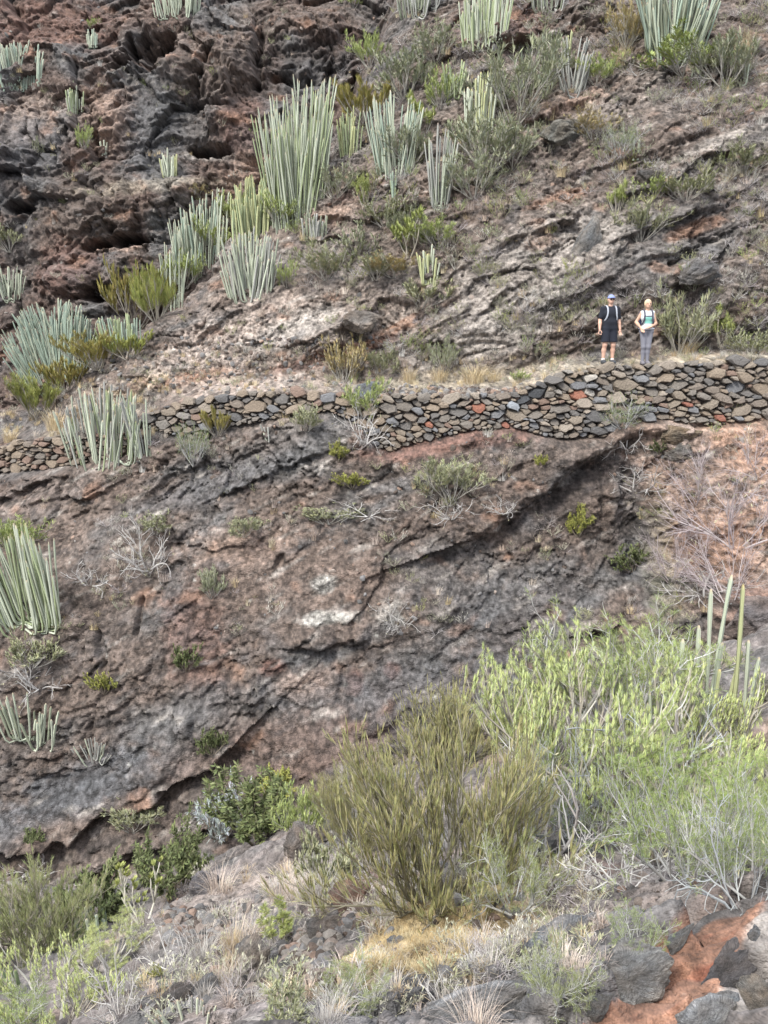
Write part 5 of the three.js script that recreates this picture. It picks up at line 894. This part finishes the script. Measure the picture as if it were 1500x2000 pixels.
  console.log('stuff', straw.length, weeds.length, green.length, scree.length);
}
// ---------------------------------------------------------------- the two hikers
function bodyMesh(sdf, lo, size, n) { // marching cubes over a cube of edge `size` from corner lo
  const mc = new MarchingCubes(n, new THREE.MeshBasicMaterial(), false, false, 60000); mc.isolation = 0; const h = n / 2, f = mc.field;
  const X = i => lo[0] + size * i / n, Y = i => lo[1] + size * i / n, Z = i => lo[2] + size * i / n;
  for (let k = 0; k < n; k++) for (let j = 0; j < n; j++) for (let i = 0; i < n; i++) f[k * n * n + j * n + i] = -sdf(X(i), Y(j), Z(k));
  mc.update(); const c = mc.count, pos = new Float32Array(c * 3), nor = new Float32Array(c * 3);
  for (let i = 0; i < c * 3; i++) { pos[i] = lo[i % 3] + size * (mc.positionArray[i] * h + h) / n; nor[i] = mc.normalArray[i]; }
  const g = new THREE.BufferGeometry(); g.setAttribute('position', new THREE.BufferAttribute(pos, 3)); g.setAttribute('normal', new THREE.BufferAttribute(nor, 3)); return g;
}
const smin = (a, b, k) => { const h = Math.max(k - Math.abs(a - b), 0) / k; return Math.min(a, b) - h * h * k / 4; };
function bone(x, y, z, [a, ra, b, rb]) { const bx = b[0] - a[0], by = b[1] - a[1], bz = b[2] - a[2], px = x - a[0], py = y - a[1], pz = z - a[2], t = clamp((px * bx + py * by + pz * bz) / (bx * bx + by * by + bz * bz), 0, 1); return Math.hypot(px - bx * t, py - by * t, pz - bz * t) - (ra + (rb - ra) * t); }
const flesh = (bones, k = 0.035) => (x, y, z) => { let d = 9; for (const b of bones) d = smin(d, bone(x, y, z, b), k); return d; };
const ell = (x, y, z, c, r) => { const a = (x - c[0]) / r[0], b = (y - c[1]) / r[1], e = (z - c[2]) / r[2], q = Math.hypot(a, b, e); return (q - 1) * Math.min(...r); };
function headSdf(cx, cy, cz) { return (x, y, z) => { let d = ell(x, y, z, [cx, cy + 0.02, cz - 0.01], [0.078, 0.105, 0.098]); d = smin(d, ell(x, y, z, [cx, cy - 0.055, cz + 0.02], [0.055, 0.06, 0.065]), 0.03); d = smin(d, bone(x, y, z, [[cx, cy + 0.01, cz + 0.085], 0.009, [cx, cy - 0.025, cz + 0.1], 0.014]), 0.012); d = smin(d, bone(x, y, z, [[cx - 0.022, cy - 0.062, cz + 0.078], 0.007, [cx + 0.022, cy - 0.062, cz + 0.078], 0.007]), 0.008); for (const s of [-1, 1]) { d = smin(d, ell(x, y, z, [cx + s * 0.08, cy - 0.005, cz - 0.015], [0.012, 0.03, 0.02]), 0.008); d = Math.max(d, -(Math.hypot(x - cx - s * 0.032, y - cy - 0.012, z - cz - 0.097) - 0.016)); } return d; }; }
function hand(w, dir, side, grip) { // wrist point, direction down the hand, side of the thumb (+1/-1 in x), curl
  const B = [], P = (a, b, c) => [w[0] + dir[0] * a + b * dir[1] * -1 * 0 + b, w[1] + dir[1] * a, w[2] + dir[2] * a + c];
  B.push([P(0.0, 0, 0), 0.024, P(0.045, 0.012, 0), 0.022], [P(0.02, 0.008, 0), 0.018, P(0.085, 0.022, 0.004), 0.014], [P(0.02, -0.008, 0), 0.018, P(0.085, -0.022, 0.004), 0.014]);
  [[-0.03, 0.066], [-0.01, 0.078], [0.01, 0.074], [0.029, 0.058]].forEach(([o, l], i) => { const q = o * side * -1, c = grip * (0.02 + 0.004 * i); B.push([P(0.085, q, 0.004), 0.0095, P(0.085 + l * 0.5, q * 1.05, 0.006 + c * 0.7), 0.009], [P(0.085 + l * 0.5, q * 1.05, 0.006 + c * 0.7), 0.009, P(0.085 + l * (1 - 0.35 * grip), q * 1.05, 0.008 + c * 1.9), 0.0075]); });
  B.push([P(0.02, side * 0.018, 0.012), 0.013, P(0.055, side * 0.042, 0.024), 0.011], [P(0.055, side * 0.042, 0.024), 0.011, P(0.085, side * 0.046, 0.034), 0.009]);
  return flesh(B, 0.01);
}
const cloth = (c, r = 0.9) => new THREE.MeshStandardMaterial({ color: rgb(c), roughness: r, side: THREE.DoubleSide });
const clip = (f, lo, hi) => (x, y, z) => Math.max(f(x, y, z), lo - y, y - hi);
function strap(name, pts, w, mat, parent) { const c = new THREE.CatmullRomCurve3(pts.map(p => new THREE.Vector3(...p))), q = c.getPoints(14), M = new Maker(); M.tube(q.map(p => [p.x, p.y, p.z]), q.map(() => w), [1, 1, 1], 6, true); const g = M.build(); g.deleteAttribute('color'); return mesh(name, g, mat, parent); }

function hiker(kind, u, v, label, turn) {
  const p = land(u, v, 17), man = kind === 'man', t = thing('person', label, 'person', [p[0], p[1] - 0.005, p[2]]); t.rotation.y = turn;
  const H = man ? 1 : 0.935, S = a => a.map(x => x * H), skin = cloth(man ? [0.60, 0.37, 0.28] : [0.58, 0.36, 0.26], 0.6);
  const sw = man ? 0.185 : 0.155, hw = man ? 0.088 : 0.085, kx = man ? 0.115 : 0.07, ax = man ? 0.125 : 0.065;
  const torso = man ? [[S([-0.085, 1.3, 0]), 0.125, S([0.085, 1.3, 0]), 0.125], [S([-0.06, 1.08, 0.01]), 0.122, S([0.06, 1.08, 0.01]), 0.122], [S([-0.07, 0.95, 0]), 0.12, S([0.07, 0.95, 0]), 0.12], [S([-0.17, 1.43, -0.01]), 0.06, S([0.17, 1.43, -0.01]), 0.06], [S([0, 1.1, 0]), 0.12, S([0, 1.35, 0]), 0.12]]
    : [[S([-0.06, 1.3, 0.015]), 0.105, S([0.06, 1.3, 0.015]), 0.105], [S([-0.045, 1.1, 0]), 0.09, S([0.045, 1.1, 0]), 0.09], [S([-0.075, 0.95, -0.01]), 0.105, S([0.075, 0.95, -0.01]), 0.105], [S([-0.14, 1.43, -0.01]), 0.048, S([0.14, 1.43, -0.01]), 0.048], [S([0, 1.1, 0]), 0.09, S([0, 1.35, 0]), 0.1]];
  const neck = [[S([0, 1.45, -0.01]), 0.056 * H, S([0, 1.57, 0.005]), 0.052 * H]];
  const elbows = man ? [[-0.255, 1.14, -0.03], [0.25, 1.14, -0.03]] : [[-0.285, 1.18, -0.06], [0.245, 1.14, -0.02]];
  const wrists = man ? [[-0.285, 0.895, 0.05], [0.27, 0.895, 0.05]] : [[-0.19, 1.02, 0.09], [0.06, 1.04, 0.17]];
  const arms = [], upper = [], legs = [], thigh = [], k = man ? 1 : 0.82;
  [-1, 1].forEach((s, i) => {
    const sh = S([s * sw, 1.425, -0.01]), e = S(elbows[i]), w = S(wrists[i]), mid = sh.map((x, j) => lerp(x, e[j], 0.72));
    upper.push([sh, 0.062 * k, mid, 0.058 * k]); arms.push([sh, 0.058 * k, e, 0.043 * k], [e, 0.043 * k, w.map((x, j) => lerp(e[j], x, 0.35)), 0.045 * k], [w.map((x, j) => lerp(e[j], x, 0.35)), 0.045 * k, w, 0.029 * k]);
    const hip = S([s * hw, 0.92, 0]), kn = S([s * kx, 0.5, 0.025]), cf = S([s * (ax - 0.003), 0.36, -0.012]), an = S([s * ax, 0.09, -0.02]);
    thigh.push([hip, 0.098 * k * (man ? 1 : 1.05), kn, 0.062 * k]); legs.push([hip, 0.095 * k, kn, 0.058 * k], [kn, 0.056 * k, cf, 0.056 * k], [cf, 0.056 * k, an, 0.038 * k], [an, 0.038 * k, S([s * (ax + 0.012), 0.045, 0.13]), 0.032 * k]);
  });
  const geos = [bodyMesh(flesh([...torso, ...neck, ...arms, ...legs]), [-0.9 * H, -0.05, -0.95 * H], 1.86 * H, 124), bodyMesh(headSdf(0, 1.655 * H, 0.02), [-0.16, 1.655 * H - 0.16, -0.14], 0.32, 62)];
  [-1, 1].forEach((s, i) => { const w = S(wrists[i]), dir = man ? [0, -1, 0.1] : i ? [-0.8, -0.25, 0.2] : [0.35, -0.75, 0.3]; const l = Math.hypot(...dir), d = dir.map(x => x / l); geos.push(bodyMesh(hand(w, d, -s, man ? (i ? 0.5 : 1) : 0.8), [w[0] + d[0] * 0.08 - 0.12, w[1] + d[1] * 0.08 - 0.12, w[2] + d[2] * 0.08 - 0.12], 0.24, 60)); });
  mesh('body', mergeGeometries(geos), skin, t);
  if (man) {
    const black = cloth([0.012, 0.014, 0.024]), navy = cloth([0.013, 0.016, 0.028]);
    mesh('shirt', bodyMesh(clip((x, y, z) => flesh([...torso, ...upper], 0.05)(x, y, z) - 0.016, 0.9, 1.5), [-0.5, 0.75, -0.5], 1.0, 84), black, t);
    mesh('shorts', bodyMesh(clip((x, y, z) => flesh([torso[2], ...thigh.map(b => [b[0], b[1] + 0.004, b[2], b[3] + 0.035])], 0.03)(x, y, z) - 0.016, 0.575, 1.02), [-0.4, 0.35, -0.4], 0.8, 76), navy, t);
    const cap = mesh('cap', bodyMesh((x, y, z) => smin(Math.max(ell(x, y, z, [0, 1.69, 0.005], [0.093, 0.105, 0.113]), 1.695 - y), Math.max(ell(x, y, z, [0, 1.7, 0.1], [0.08, 0.022, 0.11]), 1.69 - y), 0.01), [-0.2, 1.58, -0.17], 0.4, 64), cloth([0.22, 0.27, 0.50]), t);
    const gl = new THREE.CapsuleGeometry(0.018, 0.02, 3, 8); for (const s of [-1, 1]) { const m = mesh('sunglass_lens', gl, cloth([0.015, 0.015, 0.017], 0.15), t); m.rotation.z = Math.PI / 2; m.position.set(s * 0.034, 1.664, 0.112); m.scale.z = 0.5; }
  } else {
    const grey = cloth([0.20, 0.20, 0.235]), white = cloth([0.62, 0.66, 0.68]);
    mesh('leggings', bodyMesh(clip((x, y, z) => flesh([torso[2], ...thigh, ...legs.filter((_, i) => i % 4 === 1 || i % 4 === 2)], 0.03)(x, y, z) - 0.01, 0.1, 1.0 * H), [-0.55, 0.0, -0.55], 1.1, 100), grey, t);
    mesh('top', bodyMesh(clip((x, y, z) => flesh(torso, 0.05)(x, y, z) - 0.012, 0.93, 1.41), [-0.4, 0.8, -0.4], 0.8, 76), white, t);
    mesh('teal_panel', bodyMesh((x, y, z) => Math.max(flesh(torso, 0.05)(x, y, z) - 0.018, 1.06 - y, y - 1.22, -0.085 - x, x - 0.12, 0.02 - z), [-0.3, 0.9, -0.3], 0.6, 64), cloth([0.22, 0.52, 0.46]), t);
    mesh('hair', bodyMesh((x, y, z) => { const c = 1.655 * H; return Math.max(Math.min(ell(x, y, z, [0, c + 0.025, -0.015], [0.092, 0.112, 0.108]), ell(x, y, z, [0, c - 0.04, -0.085], [0.06, 0.07, 0.045])), -ell(x, y, z, [0, c - 0.045, 0.09], [0.07, 0.11, 0.075])); }, [-0.2, 1.655 * H - 0.19, -0.2], 0.4, 72), cloth([0.66, 0.52, 0.33], 0.7), t);
    const eg = new THREE.SphereGeometry(0.012, 10, 8); for (const s of [-1, 1]) { const m = mesh('eye', eg, cloth([0.04, 0.03, 0.025], 0.3), t); m.position.set(s * 0.032, 1.655 * H + 0.012, 0.102); }
  }
  [-1, 1].forEach(s => { const a = s * ax * H; mesh('shoe', bodyMesh((x, y, z) => Math.max(flesh([[[a, 0.05, -0.055], 0.05, [a + s * 0.012, 0.045, 0.12], 0.046], [[a, 0.09, -0.03], 0.05, [a, 0.06, 0.06], 0.045]], 0.04)(x, y, z), -y, y - 0.115), [a - 0.16, -0.06, -0.13], 0.32, 50), cloth(man ? [0.05, 0.055, 0.065] : [0.16, 0.15, 0.17]), t); if (man) mesh('sock', bodyMesh(clip(f => 0, 0, 0) && ((x, y, z) => Math.max(bone(x, y, z, [[a, 0.08, -0.02], 0.048, [a, 0.2, -0.015], 0.046]), 0.09 - y, y - 0.155)), [a - 0.12, 0.02, -0.14], 0.24, 40), cloth([0.72, 0.70, 0.68]), t); });
  // rucksack, worn
  const bp = thing('rucksack', man ? 'dark rucksack with light grey shoulder straps on the hiker in black' : 'dark blue rucksack with a pale hip belt worn by the blond hiker', 'backpack', [p[0], p[1], p[2]]); bp.rotation.y = turn;
  const bx = (x, y, z) => { const c = [0, 1.24 * H, -0.2], r = [0.115, 0.19, 0.055], q = [Math.abs(x - c[0]) - r[0], Math.abs(y - c[1]) - r[1], Math.abs(z - c[2]) - r[2]]; return Math.hypot(Math.max(q[0], 0), Math.max(q[1], 0), Math.max(q[2], 0)) + Math.min(Math.max(...q), 0) - 0.04; };
  mesh('pack', bodyMesh(bx, [-0.4, 0.85 * H, -0.55], 0.75, 56), cloth(man ? [0.09, 0.095, 0.12] : [0.06, 0.075, 0.15]), bp);
  const sm = cloth(man ? [0.40, 0.42, 0.48] : [0.07, 0.07, 0.10]), zf = man ? 0.15 : 0.135, xs = man ? 0.115 : 0.1;
  for (const s of [-1, 1]) strap('shoulder_strap', [[s * xs * 0.8, 1.4 * H, -0.17], [s * xs, 1.5 * H, -0.02], [s * xs, 1.44 * H, zf * 0.72], [s * xs * 1.05, 1.28 * H, zf], [s * xs * 1.35, 1.14 * H, zf * 0.7], [s * xs * 1.5, 1.08 * H, -0.12]], 0.021, sm, bp);
  if (!man) { strap('hip_belt', [[-0.16, 1.02 * H, -0.12], [-0.19, 1.0 * H, 0.0], [-0.1, 0.985 * H, 0.11], [0, 0.98 * H, 0.125], [0.1, 0.985 * H, 0.11], [0.19, 1.0 * H, 0.0], [0.16, 1.02 * H, -0.12]], 0.02, cloth([0.5, 0.5, 0.54]), bp); strap('chest_strap', [[-0.1, 1.33 * H, 0.125], [0, 1.33 * H, 0.15], [0.1, 1.33 * H, 0.125]], 0.01, sm, bp); }
  else { const g = new THREE.CapsuleGeometry(0.022, 0.09, 4, 10), o = tag(mesh(numbered('handheld_gadget'), g, cloth([0.03, 0.03, 0.035], 0.5)), 'small dark object in the right hand of the hiker in black', 'gadget'); const q = new THREE.Vector3(-0.287, 0.79, 0.085).applyAxisAngle(new THREE.Vector3(0, 1, 0), turn).add(t.position); o.position.copy(q); scene.add(o); }
  return p;
}
hiker('man', 1187, 711, 'hiker in black shirt and shorts and a blue cap standing on the wall path', 0.1);
hiker('woman', 1259, 713, 'blond hiker in grey leggings and a white and teal top, hands at the waist', -0.05);
{ const seen = new Map(); let tri = 0, all = 0; scene.traverse(o => { if (o.isMesh) { const n = (o.geometry.index ? o.geometry.index.count : o.geometry.attributes.position.count) / 3; all += n; if (!seen.has(o.geometry)) { seen.set(o.geometry, 1); tri += n; } } }); console.log('triangles', tri, all); }
renderer.render(scene, camera);
